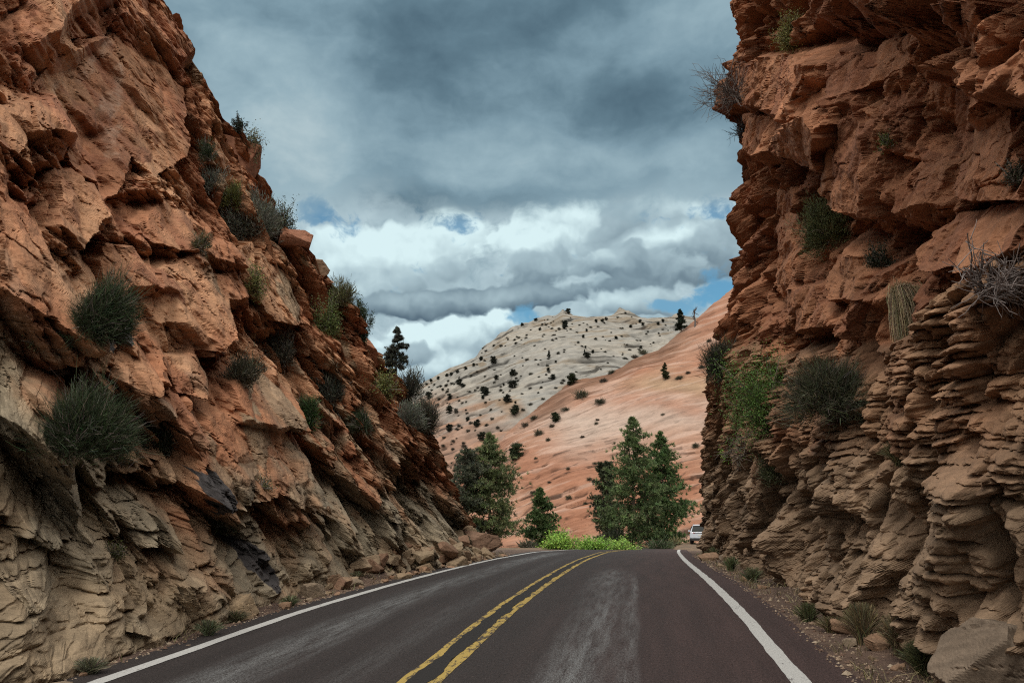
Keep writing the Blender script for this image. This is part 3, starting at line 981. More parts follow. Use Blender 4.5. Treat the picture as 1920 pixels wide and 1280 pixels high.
cr = build_wall('sandstone_hillside', WR, top_r, disp_r, col_r, 0.3, WR.s[-1], NA, NB, M['rock'])
tag(cr, kind='structure')
print('cliffs', _t.time() - _t0)
# ---------------------------------------------------------------- far hills
def hill(name, ridge, Yb, zb, Yr, shape, t0, t1, nt_, nq, disp, colour, over=0.6):
    """a slope that starts at distance Yb and rises to the ridge seen in the photograph"""
    P = np.array([ray(*p) for p in ridge]); o = np.argsort(P[:, 0]); P = P[o]
    t = np.linspace(t0, t1, nt_)
    e = np.interp(t, P[:, 0], P[:, 1])
    q = np.concatenate([np.linspace(0, 1, nq), 1 + np.linspace(0, over, 24)[1:]])
    T, Q = np.meshgrid(t, q); E = np.interp(T, P[:, 0], P[:, 1])
    yr = Yr(T); yb = Yb(T)
    k = np.hanning(161); k /= k.sum()
    es = np.convolve(np.pad(np.interp(t, P[:, 0], P[:, 1]), 80, mode='edge'), k, 'valid')
    ES = np.repeat(es[None], len(q), 0)
    zr = CAMZ + (ES + (E - ES) * np.clip(Q, 0, 1) ** 6) * yr
    Y = yb + (yr - yb) * Q
    s = np.where(Q <= 1, shape(np.minimum(Q, 1)), 1 - 1.2 * np.maximum(Q - 1, 0) ** 1.5)
    Z = zb + (zr - zb) * s
    X = T * Y
    px, py = project(X, Y, Z)
    Z2 = Z + disp(X, Y, Z, px, py, np.minimum(Q, 1))
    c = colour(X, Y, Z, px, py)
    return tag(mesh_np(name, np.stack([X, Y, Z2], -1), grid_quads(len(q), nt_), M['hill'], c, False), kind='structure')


RIDGE_W = [(560, 800), (700, 760), (800, 716), (850, 700), (890, 683), (900, 656), (912, 642), (935, 626), (960, 614), (990, 605), (1020, 594), (1040, 585), (1055, 574), (1070, 586), (1100, 603),
           (1130, 601), (1150, 592), (1163, 577), (1178, 578), (1194, 596), (1215, 618), (1235, 606), (1255, 594), (1275, 591), (1310, 592), (1360, 588), (1500, 600), (1700, 640)]


def terr(w, thick, seed, sharp=6):
    i, f, t = layers(w, thick, seed)
    return (np.clip(f * 1.0, 0, 1) ** sharp - f) * t - 0.5 * t * np.exp(-((1 - f) * t / (0.07 * thick)) ** 2), i, f


def seam(w, thick, seed, width):
    i, f, t = layers(w, thick, seed)
    return np.exp(-(np.minimum(f, 1 - f) * t / width) ** 2)


def hill_w(X, Z):
    w1 = Z - 0.34 * X + 4 * fbm(X / 90, Z / 50, 2, 401); w2 = Z - 0.24 * X + 2.0 * fbm(X / 40, Z / 24, 3, 403)
    g1 = sstep(-0.05, 0.2, fbm(X / 34, (Z - 0.3 * X) / 7, 3, 405)); g2 = sstep(-0.02, 0.25, fbm(X / 16, (Z - 0.25 * X) / 3.5, 3, 407))
    return w1, w2, g1, g2


def disp_w(X, Y, Z, px, py, Q):
    n = fbm(X / 70, Z / 34, 4, 400) * 4 * sstep(0, 0.2, Q) * sstep(1.02, 0.75, Q)
    w1, w2, g1, g2 = hill_w(X, Z)
    s1, i1, f1 = terr(w1, 5.5, 402, 7)
    s2, i2, f2 = terr(w2, 1.9, 404, 6)
    return n + 0.28 * s1 * g1 + 0.35 * s2 * g2 - 0.30 * seam(w2, 3.3, 408, 0.35) * g1 + 0.2 * fbm(X / 5, Z / 2, 3, 406) + sstep(.8, 1, Q) * (2.2 * fbm(X / 13, X * 0, 4, 409))


def col_w(X, Y, Z, px, py):
    n = fbm(X / 50, Z / 25, 4, 410); n2 = fbm(X / 14, (Z - 0.2 * X) / 2.0, 4, 411); n3 = fbm(X / 3, (Z - 0.25 * X) / 0.9, 3, 412)
    c = mixc((0.36, 0.355, 0.325), (0.43, 0.405, 0.35), np.clip(0.5 + n + 0.5 * n2, 0, 1))
    c = c + (np.asarray((0.24, 0.19, 0.13), F32) - c) * (0.8 * sstep(0.35, 0.75, n2 + 0.5 * sstep(640, 590, py)))[..., None]
    pink = sstep(745, 822, py + 40 * n + 20 * n2)
    c = c + (np.asarray((0.42, 0.235, 0.155), F32) - c) * (0.85 * pink)[..., None]
    # ochre knob
    k = np.exp(-(((px - 960) / 26) ** 2 + ((py - 762) / 14) ** 2) ** 2)
    c = c + (np.asarray((0.33, 0.2, 0.11), F32) - c) * (0.7 * k)[..., None]
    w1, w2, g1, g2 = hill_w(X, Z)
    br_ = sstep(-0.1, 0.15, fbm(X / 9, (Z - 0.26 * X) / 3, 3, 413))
    seam_shade = np.maximum(seam(w2, 3.3, 408, 0.30) * g1, seam(w1, 5.5, 402, 0.38) * g2)
    seam_shade = np.maximum(seam_shade, 0.8 * seam(Z - 0.46 * X + 2 * fbm(X / 30, Z / 18, 2, 414), 3.0, 415, 0.26) * g1 * g2) * br_
    c = c * (1 - 0.75 * np.clip(1.3 * seam_shade, 0, 1))[..., None]  # shade of cracks and small ledges put into the rock colour along the seams
    return np.clip(0.64 * c * (1 + 0.22 * n3 + 0.1 * n2)[..., None], 0.02, 0.8)


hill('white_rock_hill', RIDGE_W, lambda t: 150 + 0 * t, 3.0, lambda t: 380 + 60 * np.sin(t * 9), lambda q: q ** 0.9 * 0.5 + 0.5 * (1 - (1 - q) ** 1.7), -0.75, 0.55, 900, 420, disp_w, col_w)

RIDGE_R = [(560, 1010), (700, 985), (800, 955), (850, 915), (885, 880), (920, 848), (950, 812), (975, 788), (1000, 768), (1025, 750), (1045, 735), (1060, 722), (1080, 712), (1110, 706), (1135, 702),
           (1160, 690), (1185, 674), (1210, 663), (1235, 655), (1255, 640), (1275, 622), (1300, 602), (1320, 585), (1340, 566), (1380, 535), (1450, 490), (1700, 400)]


def hill_r(X, Z):
    w1 = Z - 0.31 * X + 1.1 * fbm(X / 34, Z / 20, 2, 421); w2 = Z - 0.25 * X + 0.5 * fbm(X / 14, Z / 9, 3, 423)
    g1 = sstep(-0.05, 0.2, fbm(X / 10, (Z - 0.28 * X) / 2.2, 3, 425)); g2 = sstep(-0.02, 0.22, fbm(X / 6 + 9, (Z - 0.26 * X) / 1.3, 3, 426))
    lo = 0.35 + 0.65 * sstep(16, 6, Z)
    return w1, w2, g1 * lo, g2 * lo


def disp_h(X, Y, Z, px, py, Q):
    n = fbm(X / 30, Z / 16, 3, 420) * 1.6 * sstep(0, 0.2, Q) * sstep(1.02, 0.8, Q)
    w1, w2, g1, g2 = hill_r(X, Z)
    s1, i1, f1 = terr(w1, 1.7, 422, 7)
    s2, i2, f2 = terr(w2, 0.62, 424, 6)
    return n + 0.35 * s1 * g1 + 0.42 * s2 * g2 - 0.14 * seam(w2, 1.05, 428, 0.12) * g1 + 0.04 * fbm(X / 2, Z / 1, 3, 427)


def col_h(X, Y, Z, px, py):
    n = fbm(X / 22, Z / 12, 4, 430); n2 = fbm(X / 9, (Z - 0.27 * X) / 0.9, 4, 431); n3 = fbm(X / 3, (Z - 0.27 * X) / 0.35, 3, 432)
    c = mixc((0.40, 0.185, 0.105), (0.46, 0.25, 0.155), np.clip(0.5 + 1.2 * n + 0.4 * n2, 0, 1))
    # the pale belt across the middle and the buff belt above it
    pale = np.exp(-((py - (800 - 0.09 * (px - 1150)) + 30 * n) / 34) ** 2) * sstep(960, 1080, px)
    c = c + (np.asarray((0.55, 0.43, 0.335), F32) - c) * (0.9 * pale)[..., None]
    buff = np.exp(-((py - 725 + 0.1 * (px - 1260) + 30 * n) / 24) ** 2) * sstep(1130, 1240, px)
    c = c + (np.asarray((0.47, 0.33, 0.20), F32) - c) * (0.75 * buff)[..., None]
    deep = np.exp(-((py - 772 - 0.02 * (px - 1150) + 20 * n) / 16) ** 2) * sstep(1000, 1120, px)
    c = c + (np.asarray((0.40, 0.165, 0.085), F32) - c) * (0.6 * deep)[..., None]
    c = c + (np.asarray((0.56, 0.42, 0.33), F32) - c) * (0.34 * sstep(0.12, 0.5, n2 + 0.3 * n))[..., None]
    # brown scrubby earth along the left rim
    t, e = np.array([ray(*p) for p in RIDGE_R]).T
    rim = np.interp(px, [p[0] for p in RIDGE_R], [p[1] for p in RIDGE_R])
    k = sstep(46, 8, py - rim + 20 * n2) * sstep(930, 1030, px) * sstep(1330, 1240, px)
    c = c + (np.asarray((0.20, 0.105, 0.06), F32) - c) * (0.8 * k)[..., None]
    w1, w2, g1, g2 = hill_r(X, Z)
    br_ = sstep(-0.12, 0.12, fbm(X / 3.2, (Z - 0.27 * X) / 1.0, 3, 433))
    seam_shade = np.maximum(seam(w2, 1.05, 428, 0.11) * g1, seam(w1, 1.7, 422, 0.15) * g2)
    seam_shade = np.maximum(seam_shade, 0.8 * seam(Z - 0.50 * X + 0.6 * fbm(X / 10, Z / 6, 2, 434), 1.3, 435, 0.09) * g1) * br_
    c = c * (1 - 0.72 * np.clip(1.3 * seam_shade, 0, 1))[..., None]  # seams darkened in the colour, standing in for shade under ledges and in cracks
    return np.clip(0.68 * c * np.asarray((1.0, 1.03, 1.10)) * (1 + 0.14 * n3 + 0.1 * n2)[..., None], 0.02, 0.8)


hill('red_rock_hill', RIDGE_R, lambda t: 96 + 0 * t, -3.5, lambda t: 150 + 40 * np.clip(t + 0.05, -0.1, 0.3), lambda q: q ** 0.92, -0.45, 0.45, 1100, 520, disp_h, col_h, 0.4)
# ---------------------------------------------------------------- plants
bpy.context.view_layer.update()
DG = bpy.context.evaluated_depsgraph_get()


def hit(px, py):
    """where the line of sight through a photo pixel meets the rock or the ground"""
    t, e = ray(px, py)
    d = Vector((t, 1, e)).normalized()
    ok, loc, nor, idx, ob, mx = scene.ray_cast(DG, Vector((0, 0, CAMZ)) + d * 1.5, d)
    if not ok:
        return None
    if nor.dot(d) > 0: nor = -nor
    return loc, nor, loc.y


def near_hit(px, py):
    """as hit, but a point just off the skyline of a cliff is moved on to its rim"""
    s = -1 if px < 960 else 1
    for k in range(40):
        r = hit(px + s * k * 3, py + k * 1.0)
        if r is not None and r[2] < 48: return r
    return None


def ribbons(P0, P1, P2, w0, w1, col, nseg=3, rng=None, tip=True):
    """flat curved blades: quadratic curves from P0 over P1 to P2"""
    n = len(P0)
    t = np.linspace(0, 1, nseg + 1)[None, :, None]
    C = (1 - t) ** 2 * P0[:, None] + 2 * t * (1 - t) * P1[:, None] + t * t * P2[:, None]
    ax = P2 - P0
    side = np.cross(ax, rng.normal(size=(n, 3)))
    side /= np.linalg.norm(side, axis=1)[:, None] + 1e-9
    w = np.linspace(0, 1, nseg + 1)[None, :, None]
    w0 = np.asarray(w0).reshape(-1, 1, 1); w1 = np.asarray(w1).reshape(-1, 1, 1)
    W = (w0 * (1 - w) + w1 * w) / 2
    V = np.stack([C - side[:, None] * W, C + side[:, None] * W], 2)        # n, seg+1, 2, 3
    base = (np.arange(n) * (nseg + 1) * 2)[:, None]
    k = np.arange(nseg)[None] * 2
    a = base + k
    Q = np.stack([a, a + 1, a + 3, a + 2], -1).reshape(-1, 4)
    cc = np.repeat(np.asarray(col, F32).reshape(-1, 1, 3) * np.ones((n, 1, 1)), (nseg + 1) * 2, 1)
    return V.reshape(-1, 3), Q, cc.reshape(-1, 3)


def tubes(paths, radii, cols, ns=5):
    """tapered limbs along polylines"""
    Vs, Qs, Cs = [], [], []; off = 0
    for P, r, c in zip(paths, radii, cols):
        P = np.asarray(P, float); m = len(P)
        T = np.gradient(P, axis=0); T /= np.linalg.norm(T, axis=1)[:, None] + 1e-9
        ref = np.where(np.abs(T[:, 2:3]) > 0.9, np.array([[1.0, 0, 0]]), np.array([[0, 0, 1.0]]))
        A = np.cross(T, ref); A /= np.linalg.norm(A, axis=1)[:, None] + 1e-9
        B = np.cross(T, A)
        th = np.linspace(0, 2 * np.pi, ns, endpoint=False)
        rr = np.asarray(r, float).reshape(m, 1, 1)
        V = P[:, None] + rr * (A[:, None] * np.cos(th)[None, :, None] + B[:, None] * np.sin(th)[None, :, None])
        i = np.arange(m - 1)[:, None] * ns; j = np.arange(ns)[None]
        jn = (j + 1) % ns
        Qs.append((off + np.stack([i + j, i + jn, i + ns + jn, i + ns + j], -1)).reshape(-1, 4))
        Vs.append(V.reshape(-1, 3)); Cs.append(np.tile(np.asarray(c, F32), (m * ns, 1)))
        off += m * ns
    return np.concatenate(Vs), np.concatenate(Qs), np.concatenate(Cs)


def join(parts):
    Vs, Qs, Cs = [], [], []; off = 0
    for V, Q, C in parts:
        Vs.append(V); Qs.append(Q + off); Cs.append(C); off += len(V)
    return np.concatenate(Vs), np.concatenate(Qs), np.concatenate(Cs)


def jitter(rng, c, n, a=0.25, b=0.12):
    c = np.asarray(c, float)
    return np.clip(c * (1 + a * rng.normal(size=(n, 1))) * (1 + b * rng.normal(size=(n, 3))), 0.004, 0.7)


def branch_paths(rng, n, dirs, L, wob=0.18, m=6):
    """n crooked limbs leaving the origin along dirs"""
    out = []
    for i in range(n):
        d = dirs[i] / (np.linalg.norm(dirs[i]) + 1e-9)
        p = np.zeros(3); P = [p]
        for k in range(m):
            d = d + wob * rng.normal(size=3); d /= np.linalg.norm(d)
            p = p + d * L[i] / m; P.append(p)
        out.append(np.array(P))
    return out


def shell(rng, n, lo=-0.15, full=0.35):
    """directions over an upper dome with lengths, fuller towards the outside"""
    z = rng.uniform(lo, 1, n); a = rng.uniform(0, 2 * np.pi, n); r = np.sqrt(np.maximum(1 - z * z, 0))
    k = rng.uniform(full, 1, n) ** 0.6
    lump = 0.78 + 0.22 * np.sin(a * 3 + rng.uniform(0, 6)) * np.cos(z * 4 + rng.uniform(0, 6)) + 0.10 * rng.normal(size=n)
    return np.stack([r * np.cos(a), r * np.sin(a), z], 1) * (k * lump)[:, None]


def make_bush(name, kind, size, col, seed, px_m, twigc=(0.20, 0.175, 0.15), lean=(0, 0, 0), dens=1.0):
    """size (rx, ry, rz) in metres, local root at the origin; px_m: metres covered by one picture dot"""
    rng = np.random.default_rng(seed)
    S = np.asarray(size, float); lean = np.asarray(lean, float) * S.max()
    root = empty(name)
    area = max(8, (S[0] * S[2]) / px_m ** 2)
    ctr = np.array([0, 0, S[2] * 0.35])
    w = max(px_m * 0.9, 0.008)
    par = []; tw = []
    if kind == 'strand':                      # fuzzy mound of fine upright shoots (ephedra, rabbitbrush)
        ns_ = int(np.clip(area * .10, 40, 150))
        nl = int(rng.integers(3, 6))                # several uneven tufts make one ragged bush
        lob = rng.normal(size=(nl, 3)) * S * np.array([.42, .42, .16]) * .5; lsz = rng.uniform(.5, .9, nl)
        lob = np.clip(lob, -.5 * S, .5 * S)
        li_ = rng.integers(0, nl, ns_)
        Ds = shell(rng, ns_, -0.22, 0.40) * S * lsz[li_][:, None] + lob[li_] + lean * rng.uniform(.5, 1, (ns_, 1))
        per = int(np.clip(area * 4.2 * dens, 1200, 20000) / ns_)
        k = rng.uniform(.25, 1.0, (ns_, per)) ** .7
        bend = np.array([0, 0, .25 * S[2]])
        Pk = (Ds[:, None] * k[..., None] + bend * (k * (1 - k))[..., None] * 2).reshape(-1, 3)
        Pk = Pk + np.clip(rng.normal(size=Pk.shape), -2, 2) * S * .08
        n = len(Pk)
        dd = np.repeat(Ds / (np.linalg.norm(Ds, axis=1)[:, None] + 1e-6), per, 0) + np.array([0, 0, .30]) + .55 * rng.normal(size=(n, 3))
        L = S.max() * rng.uniform(.05, .16, (n, 1))
        e = Pk + dd * L
        c = jitter(rng, np.asarray(col), n, 0.38, 0.12)
        br_ = rng.uniform(size=n) < .16
        c[br_] = jitter(rng, np.asarray(twigc) * .6, int(br_.sum()), .3, .1)
        ww = max(w * .42, .004)
        par.append(ribbons(Pk, Pk + dd * L * .5 + rng.normal(size=(n, 3)) * L * .12, e, ww * rng.uniform(.7, 1.4, n), ww * .4, c, 2, rng))
    elif kind in ('sage', 'leafy', 'sparse'):
        nb = int({'sage': 46, 'leafy': 34, 'sparse': 16}[kind])
        D = shell(rng, nb, -0.05 if kind != 'sage' else -0.1, 0.75) * S + lean * 0.9
        per = int(np.clip(area * {'sage': 5.0, 'leafy': 3.2, 'sparse': 1.8}[kind] * dens, 240, 12000) / nb)
        paths = branch_paths(rng, nb, D, np.linalg.norm(D, axis=1), 0.16)
        pts = []
        for P in paths:
            k = rng.uniform(0.35 if kind != 'sparse' else 0.5, 1.0, per) * (len(P) - 1)
            i = np.minimum(k.astype(int), len(P) - 2)
            q = P[i] + (P[i + 1] - P[i]) * (k - i)[:, None]
            pts.append(q + rng.normal(size=(per, 3)) * S * (0.12 if kind != 'sparse' else 0.07))
        pts = np.concatenate(pts); n = len(pts)
        if kind == 'sage':
            d = pts / (np.linalg.norm(pts, axis=1)[:, None] + 1e-6) + np.array([0, 0, .5]) + 0.5 * rng.normal(size=(n, 3))
            L = rng.uniform(1.6, 3.6, (n, 1)) * w
            e = pts + d * L
            par.append(ribbons(pts, (pts + e) / 2, e, w * .6, w * .3, jitter(rng, col, n, .28, .08), 1, rng))
        else:
            d = rng.normal(size=(n, 3)) + np.array([0, 0, .25])
            d /= np.linalg.norm(d, axis=1)[:, None]
            L = rng.uniform(1.1, 2.1, (n, 1)) * w
            par.append(ribbons(pts, pts + d * L * .5, pts + d * L, w * 1.0 * rng.uniform(.7, 1.3, n), w * .45, jitter(rng, col, n, .30, .10), 1, rng))
        rr = [np.linspace(max(w * .5, .012), max(w * .2, .004), len(P)) for P in paths]
        tw.append(tubes(paths, rr, [np.asarray(twigc) * rng.uniform(.7, 1.3) for _ in paths], 4))
    elif kind in ('grass', 'hang'):
        n = int(np.clip(area * 1.6 * dens, 90, 3000))
        a = rng.uniform(0, 2 * np.pi, n); r = rng.uniform(0.1, 1, n) ** .7
        ex = np.stack([np.cos(a) * r, np.sin(a) * r, 1 - .55 * r * r], 1) * S
        if kind == 'hang':
            ex = np.stack([np.cos(a) * r * .95, np.sin(a) * r * .95, -rng.uniform(.1, 1.25, n)], 1) * S + lean
            m = np.stack([np.cos(a) * r * .8, np.sin(a) * r * .8, rng.uniform(.0, .5, n)], 1) * S + lean * .5 + rng.normal(size=(n, 3)) * S * .12
        else:
            m = ex * np.array([.35, .35, .75])
        st = rng.normal(size=(n, 3)) * S * np.array([.12, .12, .01])
        par.append(ribbons(st, st + m, st + ex, w * (.9 if kind == 'grass' else .55), w * .25, jitter(rng, col, n, .3, .1), 4, rng))
    if kind in ('twig', 'strand', 'sage'):
        nb = {'twig': 30, 'strand': 22, 'sage': 10}[kind]
        D = shell(rng, nb, 0.0, 0.7) * S * (1.0 if kind == 'twig' else 0.8) + lean
        paths = branch_paths(rng, nb, D, np.linalg.norm(D, axis=1), 0.20, 7)
        r0 = max(w * .55, .010)
        allp = list(paths); rad = [np.linspace(r0, r0 * .4, len(P)) for P in paths]
        if kind == 'twig':
            for P in paths:
                for _ in range(9):
                    i = rng.integers(2, len(P) - 1)
                    d = (P[i + 1] - P[i]); d /= np.linalg.norm(d)
                    q = P[i] + branch_paths(rng, 1, (d + .75 * rng.normal(size=3))[None], [S.max() * rng.uniform(.2, .5)], .25, 4)[0]
                    allp.append(q); rad.append(np.linspace(r0 * .5, r0 * .25, len(q)))
        tw.append(tubes(allp, rad, [np.asarray(twigc) * rng.uniform(.7, 1.35) for _ in allp], 4))
    if par:
        V, Q, C = join(par)
        mesh_np('foliage' if kind not in ('grass', 'hang') else 'blades', V, Q, M['leaf'], C, False, root)
    if tw:
        V, Q, C = join(tw)
        mesh_np('stems' if kind != 'twig' else 'twigs', V, Q, M['twig'], C, True, root)
    return root


def bush(px, py, w, h, kind, col, label, cat='bush', name=None, seed=None, group='bushes growing on the cliffs', lean=0.25, dens=1.0, sink=0.04, twigc=(0.20, 0.175, 0.15), depth=0.8, at_=None):
    """root pixel, width and height in photo pixels"""
    if at_ is not None:
        loc = Vector(at_); nor = Vector((0, 0, 1)); Y = loc.y
    else:
        r = near_hit(px, py)
        if r is None:
            print('no hit', label); return None
        loc, nor, Y = r
    if cat == 'bush' and at_ is None: w *= 1.18; h *= 1.12
    dist = math.hypot(loc.x, loc.y)
    m = dist / FPX                                  # metres per photo pixel
    size = (w * m / 2, w * m / 2 * depth, h * m * 0.85)
    n = Vector((nor.x, nor.y, 0))
    ln = (n.normalized() * lean) if n.length > .2 else Vector((0, 0, 0))
    nm = name or {'strand': 'bush', 'sage': 'bush', 'leafy': 'shrub', 'sparse': 'shrub', 'twig': 'bare_shrub', 'grass': 'grass_clump', 'hang': 'grass_clump'}[kind]
    o = make_bush(nm, kind, size, col, seed if seed is not None else int(px * 7 + py * 13), m * 1.875, (col if kind == 'twig' else twigc), ln, dens)
    o.location = loc - nor * sink + n * 0.02
    return tag(o, label, cat, group)


DKG = (0.040, 0.060, 0.028); GRN = (0.055, 0.098, 0.030); OLV = (0.105, 0.108, 0.050); GRY = (0.14, 0.155, 0.125)
YGR = (0.15, 0.165, 0.052); LGR = (0.085, 0.17, 0.035); BRI = (0.22, 0.37, 0.065); DRY = (0.25, 0.20, 0.13); TWG = (0.19, 0.165, 0.15)
GL = 'bushes clinging to the left cliff'; GR = 'bushes clinging to the right cliff'
for a_ in [
    # left cliff
    (146, 850, 190, 150, 'strand', DKG, 'big round dark green bush low on the left cliff, largest there', GL, .25, 1.4),
    (165, 618, 122, 125, 'strand', DKG, 'dark green upswept bush on the left cliff above the blue-black stain', GL, .25, 1.3),
    (480, 438, 120, 105, 'sage', GRY, 'wide grey-green bush hanging over a ledge of the left cliff', GL, .2, 1.2),
    (545, 420, 55, 70, 'leafy', DKG, 'dark leafy shrub at the skyline beside the wide grey-green bush', GL, .2, 1),
    (438, 385, 46, 60, 'sage', YGR, 'small yellow-green bush above the wide grey-green bush', GL, .2, 1),
    (478, 290, 52, 82, 'leafy', OLV, 'olive shrub on the rock knob high on the left skyline', GL, .2, 1.2),
    (395, 302, 40, 52, 'strand', DKG, 'small dark green bush above a dark hanging block high on the left cliff', GL, .2, 1),
    (398, 356, 48, 50, 'sage', GRY, 'small grey bush in a crack below the dark hanging block', GL, .2, 1),
    (374, 468, 46, 48, 'strand', OLV, 'small olive bush on top of a flaky tan ledge, left cliff', GL, .2, 1),
    (472, 548, 52, 68, 'leafy', YGR, 'yellow-green trailing shrub on a red slab in the middle of the left cliff', GL, .2, 1.2),
    (617, 620, 58, 88, 'leafy', (0.095, 0.125, 0.038), 'fresh green upright shrub near the left skyline', GL, .1, 1.5),
    (645, 570, 52, 62, 'sage', OLV, 'dull olive bush behind the fresh green shrub on the left skyline', GL, .1, 1),
    (716, 735, 56, 58, 'leafy', YGR, 'yellow-olive shrub under the pointed juniper', GL, .2, 1.1),
    (772, 742, 62, 66, 'sage', (0.062, 0.066, 0.052), 'dark grey bush on the left skyline beside the pointed juniper', GL, .1, 1),
    (822, 800, 72, 86, 'strand', (0.085, 0.085, 0.062), 'grey-brown bush at the lower end of the left skyline', GL, .2, 1.2),
    (760, 792, 66, 50, 'sage', GRY, 'pale grey bush just below the left skyline near its lower end', GL, .2, 1),
    (578, 788, 48, 78, 'strand', (0.050, 0.10, 0.032), 'bright green feathery bush in the middle of the left cliff', GL, .2, 1.5),
    (622, 752, 74, 70, 'sage', (0.075, 0.085, 0.066), 'grey-green bush touching the bright green feathery bush', GL, .2, 1),
    (680, 802, 56, 60, 'strand', DKG, 'dark green bush between red blocks low on the far left cliff', GL, .2, 1),
    (535, 680, 58, 85, 'sage', (0.10, 0.10, 0.078), 'dry grey bush draped below a pale boulder on the left cliff', GL, .25, 1),
    (450, 712, 72, 66, 'sage', (0.075, 0.074, 0.048), 'brownish olive bush on a slab in the middle of the left cliff', GL, .2, 1),
    (318, 855, 74, 110, 'strand', (0.036, 0.050, 0.028), 'dark trailing bush in a gully right of the big round bush', GL, .3, .8),
    (425, 990, 64, 48, 'leafy', (0.05, 0.072, 0.028), 'low green plant beside a black stained slab, left cliff', GL, .2, .6),
    (66, 650, 42, 42, 'leafy', OLV, 'small dry olive tuft at the left edge of the photo', GL, .2, .7),
    (212, 1040, 44, 40, 'leafy', (0.065, 0.075, 0.024), 'small mossy green tuft low on the pale part of the left cliff', GL, .2, .7),
    (492, 912, 40, 40, 'sparse', OLV, 'tiny sparse tuft on the smooth slab of the left cliff', GL, .2, .6),
    (92, 700, 40, 30, 'twig', TWG, 'little bare twiggy plant above the big round bush', GL, .2, .6),
    # right cliff
    (1348, 706, 92, 98, 'strand', (0.055, 0.068, 0.042), 'grey-green bush sticking out at the far corner of the right cliff', GR, .3, 1.3),
    (1445, 800, 130, 175, 'leafy', (0.088, 0.165, 0.038), 'leafy bright green shrub cascading down the right cliff', GR, .25, 3.6),
    (1560, 768, 185, 140, 'strand', (0.088, 0.098, 0.058), 'wide grey-green bush with pale bare stems at its base, right cliff', GR, .3, 1.3),
    (1395, 800, 95, 46, 'sparse', (0.12, 0.135, 0.05), 'thin olive shrub reaching out left of the cascading green shrub', GR, .5, 1.6),
    (1364, 858, 36, 40, 'leafy', BRI, 'small vivid yellow-green plant on the far right cliff', GR, .2, 1.2),
    (1562, 455, 82, 102, 'sage', (0.125, 0.145, 0.062), 'pale yellow-green round bush in the middle of the right cliff', GR, .25, 1.5),
    (1652, 498, 58, 62, 'leafy', (0.036, 0.046, 0.026), 'dark bush on a block right of the pale yellow-green bush', GR, .2, 1.2),
    (1483, 88, 62, 92, 'leafy', (0.16, 0.155, 0.045), 'yellow-flecked bush at the top of the right cliff', GR, .25, 1.7),
    (1390, 190, 78, 125, 'twig', (0.15, 0.13, 0.12), 'grey leafless bush hanging on the right skyline near the top', GR, .5, 1),
    (1384, 262, 58, 54, 'twig', (0.11, 0.10, 0.10), 'small leafless bush poking out of the right skyline', GR, .6, 1),
    (1690, 550, 56, 92, 'hang', (0.30, 0.25, 0.15), 'dry straw-coloured grass hanging from a crack of the right cliff', GR, .3, 1.3),
    (1846, 560, 215, 120, 'twig', (0.21, 0.18, 0.17), 'big tangle of bare grey branches near the right edge of the photo', GR, .7, 1),
    (1664, 284, 36, 44, 'leafy', (0.09, 0.12, 0.03), 'little green plant in the upright crack of the upper right cliff', GR, .2, 1),
    (1462, 895, 70, 62, 'sage', (0.085, 0.10, 0.05), 'dull green bush below the cascading green shrub', GR, .2, 1),
    (1398, 850, 74, 66, 'twig', (0.13, 0.11, 0.09), 'dry brown twiggy bush beside the vivid yellow-green plant', GR, .3, 1),
    (1690, 870, 56, 52, 'grass', (0.11, 0.105, 0.05), 'spiky grass tuft growing from the layered rock, right cliff', GR, .3, .8),
    (1905, 345, 46, 62, 'leafy', (0.05, 0.055, 0.03), 'dark bush cut by the right edge of the photo', GR, .2, 1),
]:
    bush(*a_[:7], group=a_[7], lean=a_[8], dens=a_[9])


# ---- plants at the road's edge
GF = 'grass clumps at the foot of the cliffs'
for a_ in [
    (1372, 1070, 34, 32, 'grass', (0.10, 0.12, 0.055), 'green grass clump at the foot of the far right cliff'),
    (1338, 1045, 30, 24, 'grass', (0.13, 0.14, 0.07), 'pale green grass clump just below the white car'),
    (1412, 1092, 44, 34, 'grass', (0.10, 0.115, 0.06), 'leafy clump below a low ledge of the right cliff'),
    (1515, 1165, 52, 40, 'grass', (0.085, 0.095, 0.042), 'green grass clump by a rock column of the right cliff'),
    (1560, 1185, 60, 34, 'grass', (0.15, 0.125, 0.07), 'short dry grass clump on the right verge'),
    (1620, 1205, 70, 80, 'grass', (0.17, 0.14, 0.08), 'tall straw grass clump against the right cliff'),
    (1735, 1262, 84, 66, 'grass', (0.075, 0.082, 0.038), 'dark green grass clump beside the big leaning slab'),
    (1690, 1225, 70, 78, 'grass', (0.18, 0.145, 0.085), 'straw grass clump in front of the right cliff'),
    (390, 1190, 58, 32, 'grass', (0.13, 0.15, 0.085), 'pale green weed clump at the foot of the left cliff'),
    (545, 1136, 44, 24, 'grass', (0.125, 0.14, 0.08), 'small pale weed clump farther along the left verge'),
    (168, 1262, 76, 32, 'grass', (0.15, 0.15, 0.10), 'nearest pale weed clump beside the left edge line'),
    (442, 1166, 56, 26, 'grass', (0.11, 0.10, 0.055), 'low brownish weed clump at the foot of the left cliff'),
    (668, 1085, 34, 18, 'grass', (0.12, 0.12, 0.07), 'tiny weed clump by the far left verge'),
]:
    bush(*a_, cat='grass', group=GF, lean=0.0, dens=.8, sink=0.01)


